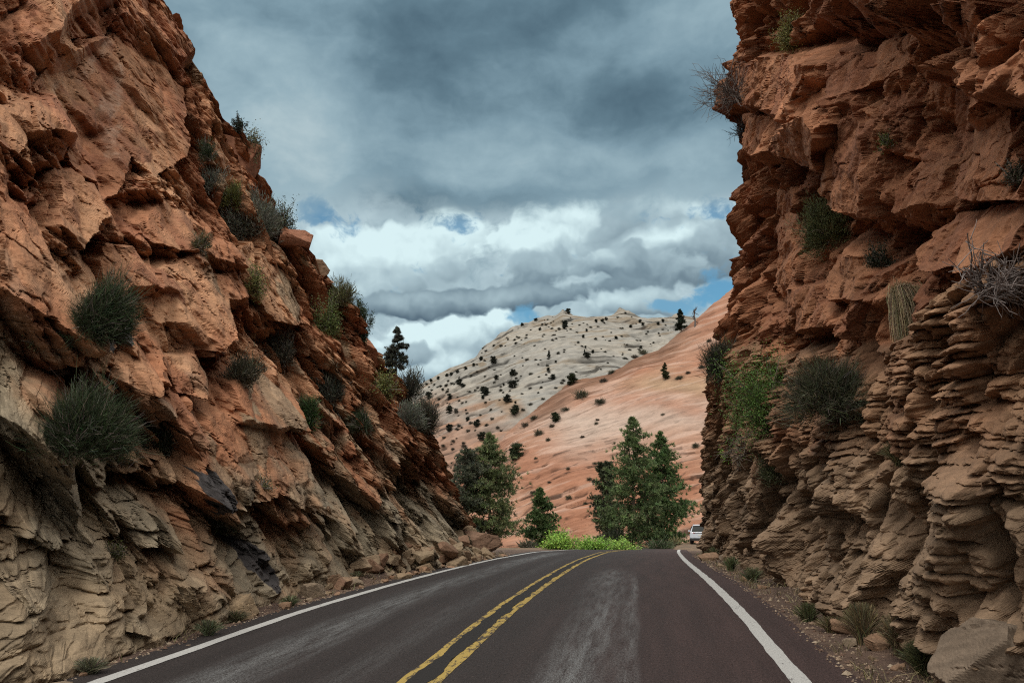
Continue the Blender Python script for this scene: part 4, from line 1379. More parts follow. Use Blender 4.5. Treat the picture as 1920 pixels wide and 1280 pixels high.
# ---- conifers and saplings beyond the crest
def conifer(name, h, wid, seed, px_m, col, shape='cone', gaps=0.25, trunk_r=None, low=0.08, dens=1.0, barkc=(0.075, 0.052, 0.038)):
    rng = np.random.default_rng(seed)
    root = empty(name)
    tr = trunk_r or h * 0.016
    z = np.linspace(-0.4, h * .99, 14)
    wob = np.cumsum(rng.normal(size=(14, 2)), 0) * h * .0035
    P = np.concatenate([wob, z[:, None]], 1)
    mesh_np('trunk', *[a for a in tubes([P], [np.linspace(tr, tr * .12, 14)], [barkc], 8)][:2], M['twig'], np.tile(np.asarray(barkc, F32), (14 * 8, 1)), True, root)
    limbs = []; rad = []; tips = []; dirs = []
    n = int(82 * dens)
    for i in range(n):
        f = low + (1 - low) * ((i + rng.uniform(0, 1)) / n) ** 0.92
        if rng.uniform() < gaps * .5: continue
        if shape == 'cone': R_ = (1 - f) ** 0.8 * (0.55 + .45 * min(1, f / .25))
        elif shape == 'round': R_ = math.sqrt(max(0.02, 1 - ((f - .45) / .57) ** 2))
        else: R_ = (1 - f) ** .78 * (.62 + .38 * min(1, f / .3)) * 1.15
        L = wid / 2 * R_ * rng.uniform(.5, 1.2) + .10
        a = rng.uniform(0, 2 * np.pi)
        up = -0.12 + .75 * f + .15 * rng.normal()
        d = np.array([math.cos(a), math.sin(a), up]); d /= np.linalg.norm(d)
        c = np.array([np.interp(f * h, z, P[:, 0]), np.interp(f * h, z, P[:, 1]), f * h])
        m = 6; q = c.copy(); path = [q]; dd = d.copy()
        for k in range(m):
            dd = dd + np.array([0, 0, .10 * (k - 1.2) / m]) + .10 * rng.normal(size=3); dd /= np.linalg.norm(dd)
            q = q + dd * L / m; path.append(q)
        path = np.array(path); limbs.append(path); rad.append(np.linspace(tr * .28 * (1 - .6 * f), tr * .05, m + 1))
        nt_ = max(6, int(L / (wid / 2) * 46))
        k = rng.uniform(.22, 1.0, nt_) ** .8 * m; ii = np.minimum(k.astype(int), m - 1)
        base = path[ii] + (path[ii + 1] - path[ii]) * (k - ii)[:, None]
        sp = .20 * L * rng.normal(size=(nt_, 3)) * np.array([1, 1, .45]) + np.array([0, 0, .04 * L])
        tips.append(base + sp); dirs.append(np.tile(dd + np.array([0, 0, .35]), (nt_, 1)) + sp / (L + .1))
    V, Q, C = tubes(limbs, rad, [barkc] * len(limbs), 4)
    mesh_np('branches', V, Q, M['twig'], C, True, root)
    tips = np.concatenate(tips); dirs = np.concatenate(dirs)
    nn = 14
    n = len(tips)
    T = np.repeat(tips, nn, 0); D = np.repeat(dirs, nn, 0)
    D = D / np.linalg.norm(D, axis=1)[:, None] + .85 * rng.normal(size=T.shape)
    D /= np.linalg.norm(D, axis=1)[:, None]
    L = rng.uniform(.5, 1.0, (n * nn, 1)) * max(px_m * 2.6, wid * .05)
    cl = np.repeat(jitter(rng, col, n, .30, .06), nn, 0)
    V, Q, C = ribbons(T, T + D * L * .5, T + D * L, px_m * .62, px_m * .34, cl, 1, rng)
    mesh_np('crown', V, Q, M['needle'], C, False, root)
    return root


def tree_at(px, py, Y, h_px, w_px, label, seed, col, shape='cone', name='pine_tree', cat='pine tree', group='trees beyond the crest of the road', **k):
    """tree whose foot is hidden below pixel py: it stands on the ground at distance Y"""
    t, e = ray(px, py)
    X = t * Y
    z = float(ground_z(np.array([X]), np.array([Y]))[0])
    m = math.hypot(X, Y) / FPX
    top = CAMZ + ray(px, py - h_px)[1] * Y
    o = conifer(name, top - z, w_px * m, seed, m * 1.875, col, shape, **k)
    o.location = (X, Y, z)
    return tag(o, label, cat, group)


PINE = (0.105, 0.150, 0.060)
tree_at(916, 1030, 74, 214, 150, 'tall ponderosa pine with an open crown beside the left cliff', 11, (0.125, 0.155, 0.068), 'cone', low=.10, gaps=.2, dens=1.7)
tree_at(1013, 1028, 80, 112, 78, 'short dense conifer left of the bright green saplings', 12, (0.078, 0.126, 0.046), 'cone', gaps=.1, low=.03, dens=1.2)
tree_at(1186, 1028, 78, 244, 140, 'taller of the two big pines right of the road centre', 13, PINE, 'full', gaps=.2, low=.05, dens=1.5)
tree_at(1246, 1028, 82, 216, 118, 'broad pine right of the taller big pine, near the white car', 14, (0.092, 0.148, 0.054), 'full', gaps=.12, low=.03, dens=1.6)
tree_at(870, 1010, 72, 160, 70, 'grey-green juniper half hidden by the end of the left cliff', 15, (0.085, 0.098, 0.065), 'round', 'juniper_tree', 'juniper', low=.05, gaps=.2)
tree_at(1137, 930, 92, 60, 46, 'small thin shrubby pine left of the two big pines', 16, (0.055, 0.066, 0.036), 'round', low=.1, gaps=.3)


def ground_bush(px, Y, h_px, w_px, kind, col, label, cat, group, **k):
    t, e = ray(px, 1020)
    X = t * Y; z = float(ground_z(np.array([X]), np.array([Y]))[0])
    hh = CAMZ + ray(px, 1030 - h_px)[1] * Y - z
    m = math.hypot(X, Y) / FPX
    o = make_bush('sapling' if kind == 'leafy' else 'bush', kind, (w_px * m / 2, w_px * m / 2.4, hh * .85), col, int(px * 3), m * 1.875, **k)
    o.location = (X, Y, z)
    return tag(o, label, cat, group)


GS = 'bright green saplings at the bend'
ground_bush(1050, 58, 46, 92, 'leafy', BRI, 'leftmost and tallest of the vivid green bushes at the bend', 'bush', GS, dens=4.0)
ground_bush(1108, 59, 39, 88, 'leafy', (0.20, 0.35, 0.06), 'middle one of the vivid green bushes at the bend', 'bush', GS, dens=4.0)
ground_bush(1162, 60, 30, 80, 'leafy', (0.24, 0.38, 0.08), 'rightmost and lowest of the vivid green bushes at the bend', 'bush', GS, dens=4.0)
GU = 'undergrowth bushes below the pines'
ground_bush(1232, 70, 24, 84, 'sage', (0.060, 0.085, 0.040), 'low grey-green bush under the two big pines', 'bush', GU)
ground_bush(1266, 72, 26, 26, 'sage', (0.17, 0.15, 0.075), 'pale dry bush between the big pines and the white car', 'bush', GU)
ground_bush(990, 72, 22, 46, 'sage', (0.065, 0.07, 0.042), 'dull bush under the short dense conifer', 'bush', GU)
ground_bush(1150, 76, 52, 60, 'sage', (0.035, 0.045, 0.024), 'dark bush behind the vivid green bushes', 'bush', GU)


# ---- skyline trees and shrubs on the cliffs
def cliff_tree(px, py, h, w, label, seed, col, shape, name, cat, group, off=0.0, **k):
    r = near_hit(px, py)
    if r is None:
        print('no hit', label); return
    loc, nor, Y = r
    m = math.hypot(loc.x, loc.y) / FPX
    o = conifer(name, h * m, w * m, seed, m * 1.875, col, shape, **k)
    o.location = loc - nor * .05
    return tag(o, label, cat, group)


GK = 'small trees on the left skyline'
cliff_tree(742, 705, 88, 44, 'pointed juniper standing on the left skyline', 21, (0.085, 0.098, 0.082), 'cone', 'juniper_tree', 'juniper', GK, low=.05, gaps=.45, dens=.6)
bush(487, 238, 44, 52, 'sparse', (0.02, 0.032, 0.022), 'little dark pine sprig on the rock knob high on the left skyline', cat='pine tree', name='pine_tree', group=GK, lean=.3, dens=2.2)
r_ = bush(682, 632, 78, 112, 'sparse', (0.036, 0.062, 0.030), 'open leafy sapling leaning out from the left skyline', group=GK, name='sapling', lean=.25, dens=1.8)

# ---- trees and shrubs far off on the two hills: a few shapes, copied
PROTO = {}


def proto(kind, k, col):
    key = (kind, k)
    if key in PROTO: return PROTO[key]
    s = 900 + k * 7 + len(PROTO)
    if kind == 'shrub':
        o = make_bush('shrub', 'sage', (1.0, .95, 1.0 if k % 2 else .75), col, s, .075)
    elif kind == 'juniper':
        o = conifer('juniper_tree', 3.4, 3.0, s, .11, col, 'round', low=.12, gaps=.2, dens=.5, trunk_r=.10)
    elif kind == 'pine':
        o = conifer('pine_tree', 6.0, 2.8, s, .14, col, 'cone', low=.10, gaps=.2, dens=.6, trunk_r=.12)
    PROTO[key] = [o, 0]
    return PROTO[key]


def plant(kind, px, py, size_px, label, group, k=0, col=(0.030, 0.038, 0.024), want=None):
    r = hit(px, py)
    if r is None or r[2] < 60: return
    loc, nor, Y = r
    m = math.hypot(loc.x, loc.y) / FPX
    P = proto(kind, k, col)
    ref = {'shrub': 1.15, 'juniper': 3.6, 'pine': 6.2}[kind]
    s = size_px * m / ref * .72
    if P[1] == 0:
        o = P[0]
    else:
        o = P[0].copy(); COL.objects.link(o)
        for ch in P[0].children:
            c = ch.copy(); COL.objects.link(c); c.parent = o
    P[1] += 1
    h_ = (px * 31 + py * 17) % 100 / 100
    o.location = loc - Vector((0, 0, .04 * s)); o.scale = (s * (1 + .25 * h_), s * (1.1 - .1 * h_), s); o.rotation_euler = (0, 0, h_ * 6.28)
    tag(o, label, {'shrub': 'shrub', 'juniper': 'juniper', 'pine': 'pine tree'}[kind], group)


GW = 'shrubs and trees dotting the pale hill'; GRH = 'shrubs and trees on the red slope'
plant('pine', 1278, 622, 62, 'dark spired pine on the skyline where the red slope meets the pale hill', GRH, 1, (0.022, 0.034, 0.022))
plant('juniper', 1071, 722, 30, 'round juniper at the rim of the red slope, against the pale hill', GRH, 2, (0.032, 0.042, 0.020))
plant('pine', 1247, 712, 46, 'thin leaning tree alone on the buff part of the red slope', GRH, 3, (0.052, 0.058, 0.026))
plant('juniper', 966, 778, 26, 'olive shrub beside the ochre knob on the pale hill', GW, 4, (0.045, 0.055, 0.030))
plant('juniper', 967, 862, 40, 'bushy green shrub above the short dense conifer', GRH, 5, (0.046, 0.066, 0.030))
plant('juniper', 903, 826, 22, 'flat-topped little tree above the tall ponderosa pine', GW, 6, (0.040, 0.050, 0.034))
plant('juniper', 1041, 792, 26, 'round dark shrub on the brown rim of the red slope', GRH, 7, (0.034, 0.048, 0.022))
plant('pine', 1029, 671, 22, 'slender pine in the middle of the pale hill', GW, 8, (0.028, 0.036, 0.026))
plant('pine', 1096, 667, 18, 'small pine standing on a seam of the pale hill', GW, 9, (0.028, 0.036, 0.026))
for i, (x, y, s) in enumerate([(1125, 756, 22), (1090, 745, 26), (1132, 716, 16), (1148, 700, 15), (1205, 664, 16), (1190, 672, 16), (1060, 770, 16), (1010, 815, 18), (985, 800, 18), (1002, 785, 15), (968, 838, 16), (1035, 800, 12),
                               (1320, 838, 22), (1305, 838, 14), (1290, 700, 10), (1275, 710, 14), (1118, 795, 8), (1120, 788, 8), (1243, 778, 8), (1028, 826, 10), (1092, 820, 9), (1005, 860, 8), (1105, 900, 10), (1128, 950, 14), (1115, 976, 12),
                               (1066, 935, 12), (1030, 905, 8), (1000, 925, 14), (1098, 945, 8), (880, 872, 12), (860, 866, 12), (857, 880, 14), (870, 838, 12), (1115, 870, 9), (1065, 880, 8), (1315, 690, 12), (1330, 640, 10)]):
    plant('shrub', x, y, s, 'dark shrub on the red slope below its brown rim', GRH, 10 + i % 3, [(0.045, 0.050, 0.030), (0.060, 0.062, 0.036), (0.062, 0.050, 0.036)][i % 3])
rg = np.random.default_rng(5)
n_ = 0
for i in range(1400):
    x = rg.uniform(800, 1300); y = rg.uniform(585, 850)
    top = np.interp(x, [p[0] for p in RIDGE_W], [p[1] for p in RIDGE_W])
    rim = np.interp(x, [p[0] for p in RIDGE_R], [p[1] for p in RIDGE_R])
    if y < top + 4 or y > rim - 6: continue
    if rg.uniform() > (0.62 if y < top + 55 else 0.38): continue
    d_ = rg.uniform()
    s = rg.uniform(3.6, 8.0) * (1 + .8 * (d_ > .93)) * (0.8 + .5 * (y - 600) / 250)
    if d_ > .86:
        plant('juniper', x, y, s * 1.6, 'tiny juniper on the pale hill', GW, 20 + i % 3, (0.030, 0.036, 0.026))
    else:
        plant('shrub', x, y, s, 'tiny dark shrub on the pale hill', GW, 30 + i % 4, (0.030, 0.033, 0.024))
    n_ += 1
    if n_ >= 275: break
for i, x in enumerate([808, 822, 838, 846, 858, 873, 888, 1005, 979, 1118, 1130, 1137, 1200, 1205, 1234, 1243]):
    y = np.interp(x, [p[0] for p in RIDGE_W], [p[1] for p in RIDGE_W]) + 3
    plant('juniper', x, y, 9 + (i * 7) % 7, 'small juniper on the skyline of the pale hill', GW, 20 + i % 3, (0.030, 0.036, 0.026))
print('hill plants', n_)
# ---------------------------------------------------------------- white car
def simple_mat(name, col, rough=.5, metal=0.0, spec=.5, coat=0.0):
    m, nt, b = new_mat(name)
    b.inputs['Base Color'].default_value = (*col, 1); b.inputs['Roughness'].default_value = rough
    b.inputs['Metallic'].default_value = metal; b.inputs['Specular IOR Level'].default_value = spec
    b.inputs['Coat Weight'].default_value = coat
    if name == 'car_paint':
        pos = nt.node('ShaderNodeNewGeometry').outputs['Position']
        n = nt.noise(pos, 3, 3)
        nt.link(nt.mix(nt.mr(n, .4, .7), col, tuple(c * .88 for c in col)), b.inputs['Base Color'])
    return m


M['car_paint'] = simple_mat('car_paint', (.50, .55, .62), .3, 0, .5, .6)
M['glass'] = simple_mat('dark_glass', (.012, .016, .016), .35, 0, .08)
M['black'] = simple_mat('black_plastic', (.018, .018, .02), .6)
M['rubber'] = simple_mat('tyre_rubber', (.012, .012, .012), .85)
M['red_lens'] = simple_mat('red_lens', (.22, .015, .01), .2)
M['rim'] = simple_mat('alloy', (.4, .4, .42), .3, .9)
M['plate'] = simple_mat('plate', (.55, .55, .5), .5)


def loft(name, secs, mat, parent, cap=True, smooth=True):
    """closed rings of equal length joined into one skin"""
    n = len(secs[0]); V = np.array(secs, float).reshape(-1, 3); Q = []
    for i in range(len(secs) - 1):
        for j in range(n):
            Q.append((i * n + j, i * n + (j + 1) % n, (i + 1) * n + (j + 1) % n, (i + 1) * n + j))
    me = bpy.data.meshes.new(name)
    F = [tuple(q) for q in Q]
    if cap: F += [tuple(range(n))[::-1], tuple(range((len(secs) - 1) * n, len(secs) * n))]
    me.from_pydata([tuple(v) for v in V], [], F); me.update()
    me.polygons.foreach_set("use_smooth", [smooth] * len(me.polygons))
    me.materials.append(mat)
    o = bpy.data.objects.new(name, me); COL.objects.link(o)
    if parent: o.parent = parent
    return o


def ring(x, hw, z0, z1, zs, hs, n=4):
    """cross section at length x: lower half width hw, shoulder height zs, roof height z1 with half width hs"""
    return [(-hw * .92, x, z0), (hw * .92, x, z0), (hw, x, z0 + .14), (hw * 1.0, x, zs * .8), (hw * .97, x, zs), (hs + (hw - hs) * .35, x, zs + (z1 - zs) * .6), (hs, x, z1 - .03), (hs * .85, x, z1), (-hs * .85, x, z1), (-hs, x, z1 - .03),
            (-hs - (hw - hs) * .35, x, zs + (z1 - zs) * .6), (-hw * .97, x, zs), (-hw * 1.0, x, zs * .8), (-hw, x, z0 + .14)]


def make_car():
    root = empty('parked_car')
    # x runs forwards (y axis), rear at 0
    body = loft('body', [ring(0.00, .80, .42, 1.02, .92, .76), ring(.05, .90, .30, 1.06, .96, .80), ring(.16, .93, .26, 1.12, 1.0, .80), ring(.38, .94, .25, 1.50, 1.02, .66), ring(.62, .94, .25, 1.64, 1.03, .63),
                         ring(1.2, .95, .24, 1.69, 1.02, .63), ring(2.2, .95, .24, 1.68, 1.0, .64), ring(2.75, .95, .24, 1.55, .99, .66), ring(3.35, .94, .24, 1.08, .97, .76), ring(4.2, .92, .26, .98, .90, .76), ring(4.6, .84, .34, .86, .78, .70), ring(4.68, .72, .44, .76, .70, .6)], M['car_paint'], root)
    sub = body.modifiers.new('sub', 'SUBSURF'); sub.levels = 1; sub.render_levels = 2
    loft('rear_window', [[(-.74, .02, 1.06), (.74, .02, 1.06), (.60, .26, 1.54), (-.60, .26, 1.54)], [(-.74, .25, 1.06), (.74, .25, 1.06), (.60, .47, 1.54), (-.60, .47, 1.54)]], M['glass'], root, True, False)
    loft('spoiler', [[(-.60, .30, 1.60), (.60, .30, 1.60), (.60, .34, 1.64), (-.60, .34, 1.64)], [(-.62, .62, 1.64), (.62, .62, 1.64), (.62, .64, 1.69), (-.62, .64, 1.69)]], M['car_paint'], root, True, False)
    for s in (-1, 1):
        loft('side_window', [[(s * .845, .75, 1.10), (s * .845, 2.75, 1.10), (s * .74, 2.45, 1.50), (s * .72, .85, 1.53)], [(s * .90, .75, 1.10), (s * .90, 2.75, 1.10), (s * .775, 2.45, 1.50), (s * .765, .85, 1.53)]], M['glass'], root, True, False)
        loft('tail_light', [[(s * .50, -.005, .90), (s * .90, .06, .90), (s * .90, .06, 1.00), (s * .50, -.005, 1.0)], [(s * .50, .08, .90), (s * .955, .30, .90), (s * .955, .30, 1.0), (s * .50, .08, 1.0)]], M['red_lens'], root, True, False)
        mr_ = loft('wing_mirror', [[(s * .93, 2.62, 1.02), (s * 1.12, 2.62, 1.04), (s * 1.12, 2.62, 1.18), (s * .95, 2.62, 1.16)], [(s * .93, 2.76, 1.04), (s * 1.09, 2.72, 1.06), (s * 1.09, 2.72, 1.15), (s * .95, 2.74, 1.14)]], M['car_paint'], root, True, False)
        loft('roof_rail', [[(s * .58, .8, 1.69), (s * .61, .8, 1.69), (s * .61, .8, 1.73), (s * .58, .8, 1.73)], [(s * .58, 2.3, 1.68), (s * .61, 2.3, 1.68), (s * .61, 2.3, 1.72), (s * .58, 2.3, 1.72)]], M['black'], root, True, False)
        loft('exhaust', [[(s * .58, -.04, .34), (s * .72, -.04, .34), (s * .72, -.04, .40), (s * .58, -.04, .40)], [(s * .58, .1, .34), (s * .72, .1, .34), (s * .72, .1, .40), (s * .58, .1, .40)]], M['rim'], root, True, False)
        for yy in (.86, 3.66):
            th = np.linspace(0, 2 * np.pi, 24, endpoint=False)

            def rg_(x, r): return [(x, yy + r * math.cos(t), .35 + r * math.sin(t)) for t in th]
            ty = loft('wheel', [rg_(s * .66, .24), rg_(s * .68, .345), rg_(s * .72, .355), rg_(s * .88, .355), rg_(s * .925, .34), rg_(s * .93, .25)], M['rubber'], root)
            loft('rim', [rg_(s * .925, .245), rg_(s * .935, .20), rg_(s * .90, .10), rg_(s * .92, .03)], M['rim'], ty)
    loft('bumper', [[(-.84, -.045, .34), (.84, -.045, .34), (.86, -.05, .52), (-.86, -.05, .52)], [(-.93, .3, .30), (.93, .3, .30), (.945, .3, .52), (-.945, .3, .52)]], M['black'], root, True, False)
    loft('light_bar', [[(-.5, -.012, .93), (.5, -.012, .93), (.5, -.012, .97), (-.5, -.012, .97)], [(-.5, .05, .93), (.5, .05, .93), (.5, .05, .97), (-.5, .05, .97)]], M['black'], root, True, False)
    loft('licence_plate', [[(-.16, -.012, .70), (.16, -.012, .70), (.16, -.012, .82), (-.16, -.012, .82)], [(-.16, .06, .70), (.16, .06, .70), (.16, .06, .82), (-.16, .06, .82)]], M['plate'], root, True, False)
    return root


car = make_car()
_cy = 74.0
_cx = ray(1284, 1010)[0] * _cy + 1.35
_cz = PULL_Z + .02
car.location = (_cx, _cy, _cz); car.rotation_euler = (0, 0, R(-5))
tag(car, 'white sport utility car seen from behind, half hidden by the right cliff', 'car')

# ---------------------------------------------------------------- fallen rocks
def make_rock(name, seed, sx, sy, sz, col, nu=40, nv=24, wild=.22):
    """angular block: a sphere cut by random planes"""
    rng = np.random.default_rng(seed)
    u = np.linspace(0, 2 * np.pi, nu, endpoint=False); v = np.linspace(0.02, np.pi - .02, nv)
    U, W = np.meshgrid(u, v)
    D = np.stack([np.sin(W) * np.cos(U), np.sin(W) * np.sin(U), np.cos(W)], -1).reshape(-1, 3)
    N = rng.normal(size=(13, 3)); N[:6] = np.array([(1, 0, 0), (-1, 0, 0), (0, 1, 0), (0, -1, 0), (0, 0, 1), (0, 0, -1)]) + wild * rng.normal(size=(6, 3))
    N /= np.linalg.norm(N, axis=1)[:, None]
    off = np.concatenate([rng.uniform(.62, .8, 6), rng.uniform(.72, 1.0, 7)])
    dots = D @ N.T
    r = np.min(np.where(dots > .05, off / np.maximum(dots, .05), 9), axis=1)
    P = D * np.minimum(r, 1.25)[:, None]
    P = P * (1 + .03 * fbm(P[:, 0] * 4 + seed, P[:, 1] * 4 + P[:, 2] * 3, 4, seed % 97))[:, None]
    ck = cracks(P[:, 0] + .4 * P[:, 1] + seed, P[:, 2] * 1.3 + .3 * P[:, 1], .7, .35, .3, seed % 89, .05, 0.0)
    P = P * (1 - .05 * ck)[:, None]
    P[:, :] *= np.array([sx, sy, sz]) / .75
    a = np.arange(nu * nv).reshape(nv, nu); b = np.roll(a, -1, 1)
    Q = np.stack([a[:-1], a[1:], b[1:], b[:-1]], -1).reshape(-1, 4)
    n1 = fbm(P[:, 0] * 3 / sx + seed, P[:, 2] * 5 / sz + P[:, 1] / sy, 4, 5)
    C = np.asarray(col, F32)[None] * (1 + .22 * n1)[:, None]
    T = np.concatenate([np.stack([a[0], np.roll(a[0], -1), np.full(nu, a[0, 0])], -1)[1:-1], np.stack([a[-1], np.full(nu, a[-1, 0]), np.roll(a[-1], -1)], -1)[1:-1]])
    return mesh_np(name, P, Q, M['loose'], C, False, None, T)


rr_ = np.random.default_rng(77)
BIG = [
    (1880, 1266, .36, .30, .33, (0.165, 0.128, 0.095), 'big flat grey-brown slab leaning in the bottom right corner', (-14, 26, 20)),
    (1748, 1250, .11, .13, .10, (0.23, 0.165, 0.105), 'small block beside the big leaning slab', (10, 5, 40)),
    (440, 1158, .30, .30, .22, (0.27, 0.20, 0.125), 'rounded tan boulder at the foot of the left cliff', (5, -8, 30)),
    (885, 1022, .75, .62, .5, (0.20, 0.125, 0.085), 'brown boulder at the far end of the left cliff', (12, 10, 50)),
]
for px, py, sx, sy, sz, col, lab, rot in BIG:
    r = hit(px, py)
    if r is None: continue
    loc = r[0]
    o = make_rock('boulder', int(px * 3 + py), sx, sy, sz, col, 120, 80, .42)
    o.location = loc + Vector((0, 0, sz * .1)); o.rotation_euler = [R(a) for a in rot]
    tag(o, lab, 'boulder', 'boulders at the foot of the cliffs')
for i in range(46):                       # tumbled blocks at the far end of the left cliff
    px = rr_.uniform(610, 925); py = np.interp(px, [600, 740, 930], [1118, 1072, 1040]) - rr_.uniform(2, 60) * (.5 + .5 * (px - 600) / 320)
    r = hit(px, py)
    if r is None or r[2] > 40: continue
    s_ = rr_.uniform(.10, .34) * (0.6 + .4 * (px - 600) / 320)
    o = make_rock('boulder', 300 + i, s_ * rr_.uniform(.9, 1.4), s_, s_ * rr_.uniform(.5, .9), [(0.23, 0.155, 0.10), (0.25, 0.19, 0.125), (0.19, 0.115, 0.075), (0.28, 0.21, 0.14)][i % 4])
    o.location = r[0] + Vector((0, 0, -s_ * .1)); o.rotation_euler = (rr_.uniform(-.5, .5), rr_.uniform(-.5, .5), rr_.uniform(0, 6))
    tag(o, 'angular block in the rubble at the far end of the left cliff', 'boulder', 'rubble blocks at the far end of the left cliff')
for px, py, w_, h_, col, lab, rot in [
    (500, 282, 50, 52, (0.25, 0.115, 0.068), 'jutting red rock knob on the upper left skyline', (10, 28, 30)),
    (576, 446, 48, 34, (0.27, 0.125, 0.075), 'flat pointed ledge block jutting from the left skyline', (0, 6, 20)),
    (615, 500, 40, 36, (0.30, 0.20, 0.13), 'pale block on the left skyline above the fresh green shrub', (8, 14, 60)),
    (690, 655, 46, 40, (0.26, 0.12, 0.07), 'red block on the left skyline above the pointed juniper', (5, 20, 10)),
]:
    r = near_hit(px, py)
    if r is None: continue
    m_ = math.hypot(r[0].x, r[0].y) / FPX
    o = make_rock('boulder', int(px), w_ * m_ * .62, w_ * m_ * .5, h_ * m_ * .5, col, 90, 60, .45)
    o.location = r[0] + Vector((-.25, 0, 0)); o.rotation_euler = [R(q) for q in rot]
    tag(o, lab, 'boulder', 'blocks jutting from the left skyline')
protos = [make_rock('fallen_rock', 500 + i, 1, .85, .62, [(0.25, 0.185, 0.12), (0.22, 0.14, 0.09), (0.20, 0.155, 0.11), (0.26, 0.16, 0.10)][i % 4]) for i in range(6)]
used = set()
for i in range(110):
    left = rr_.uniform() < .62
    Y = rr_.uniform(7, 34) if left else rr_.uniform(6.5, 38)
    if left:
        s_ = np.interp(Y, WL.y[:2000], WL.s[:2000]); X = WL.foot(s_)[0] + rr_.uniform(-.1, .75) * (1 + .3 * (Y > 24))
        X = min(X, road_x(Y) - 5.75)
    else:
        s_ = np.interp(Y, WR.y[:2000], WR.s[:2000]); X = WR.foot(s_)[0] - rr_.uniform(-.1, .55)
        X = max(X, road_x(Y) + 1.8)
    sc = rr_.uniform(.035, .12) * (1 + .9 * (rr_.uniform() > .85)) * (1 + .6 * (Y > 22))
    k = i % 6
    o = protos[k]
    if k in used:
        o = o.copy(); COL.objects.link(o)
    used.add(k)
    z = float(ground_z(np.array([X]), np.array([Y]))[0])
    o.location = (X, Y, z + sc * .25); o.scale = (sc, sc * rr_.uniform(.8, 1.2), sc * rr_.uniform(.7, 1.1)); o.rotation_euler = (rr_.uniform(-.4, .4), rr_.uniform(-.4, .4), rr_.uniform(0, 6))
    tag(o, 'loose sandstone chunk lying on the left verge' if left else 'loose sandstone chunk lying on the right verge', 'rock', 'loose rocks on the left verge' if left else 'loose rocks on the right verge')

# gravel: pebbles on both verges, one object
n = 9000
side = rr_.uniform(size=n) < .5
Yg = 5.5 + 30 * rr_.uniform(size=n) ** 1.6
Xg = np.where(side, road_x(Yg) - 5.75 - rr_.uniform(0, 1.3, n) ** 1.2, road_x(Yg) + 1.72 + rr_.uniform(0, 1.2, n) ** 1.1)
Zg = ground_z(Xg, Yg)
sz = rr_.uniform(.005, .02, n) * (1 + 1.2 * (rr_.uniform(size=n) > .93))
oc = np.array([(1, 0, 0), (0, 1, 0), (-1, 0, 0), (0, -1, 0), (0, 0, .7), (0, 0, -.7)], float)
V = np.stack([Xg, Yg, Zg + sz * .2], 1)[:, None] + oc[None] * sz[:, None, None] * rr_.uniform(.6, 1.4, (n, 6, 1))
tri = np.array([(0, 1, 4), (1, 2, 4), (2, 3, 4), (3, 0, 4), (1, 0, 5), (2, 1, 5), (3, 2, 5), (0, 3, 5)])
Tt_ = (np.arange(n)[:, None, None] * 6 + tri[None]).reshape(-1, 3)
pal = np.array([(0.20, 0.14, 0.10), (0.28, 0.21, 0.15), (0.12, 0.075, 0.055), (0.33, 0.27, 0.2)])
C = np.repeat(pal[rr_.integers(0, 4, n)], 6, 0)
tag(mesh_np('gravel', V.reshape(-1, 3), None, M['loose'], C, False, None, Tt_), 'loose pebbles scattered along both verges', 'gravel', kind='stuff')

# short dry grass along the verges, one object
n = 7000
side = rr_.uniform(size=n) < .35
Yg = 5.5 + 32 * rr_.uniform(size=n) ** 1.5
Xg = np.where(side, road_x(Yg) - 5.95 - rr_.uniform(0, .9, n), road_x(Yg) + 2.0 + rr_.uniform(0, .9, n))
keep = fbm(Xg * 1.3, Yg * .8, 3, 77) > .12
Xg, Yg = Xg[keep], Yg[keep]; n = len(Xg)
P0 = np.stack([Xg, Yg, ground_z(Xg, Yg) - .01], 1)
L = rr_.uniform(.05, .2, (n, 1))
d = np.concatenate([rr_.normal(size=(n, 2)) * .6, np.ones((n, 1))], 1)
E_ = P0 + d * L * np.array([1, 1, .8])
V, Q, C = ribbons(P0, P0 + d * L * np.array([.3, .3, .7]), E_, .006 + Yg * .0004, .002, jitter(rr_, (0.19, 0.155, 0.09), n, .3, .1), 2, rr_)
tag(mesh_np('grass', V, Q, M['leaf'], C, False), 'short dry grass along both verges', 'grass', kind='stuff')

# bare dead tree on the skyline of the red slope
r = hit(1303, 612)
if r:
    rng = np.random.default_rng(8)
    m = r[2] / FPX
    root = empty('dead_tree')
    P = np.array([(0, 0, -.3), (.1, 0, 10 * m), (0, .1, 20 * m), (.05, 0, 34 * m)])
    V, Q, C = tubes([P], [np.linspace(.22, .08, 4)], [(.10, .09, .085)], 6)
    mesh_np('trunk', V, Q, M['twig'], C, True, root)
    br = [P[1 + i % 2] + (P[2] - P[1]) * rng.uniform(0, 1) + b for i, b in enumerate(branch_paths(rng, 11, rng.normal(size=(11, 3)) * [1, 1, .5] + [0, 0, .5], rng.uniform(8, 17, 11) * m, .2, 5))]
    V, Q, C = tubes(br, [np.linspace(.09, .04, 6)] * 11, [(.10, .09, .085)] * 11, 4)
    mesh_np('branches', V, Q, M['twig'], C, True, root)
    root.location = r[0]
    tag(root, 'bare dead tree on the red skyline right of the spired pine', 'tree', 'shrubs and trees on the red slope')
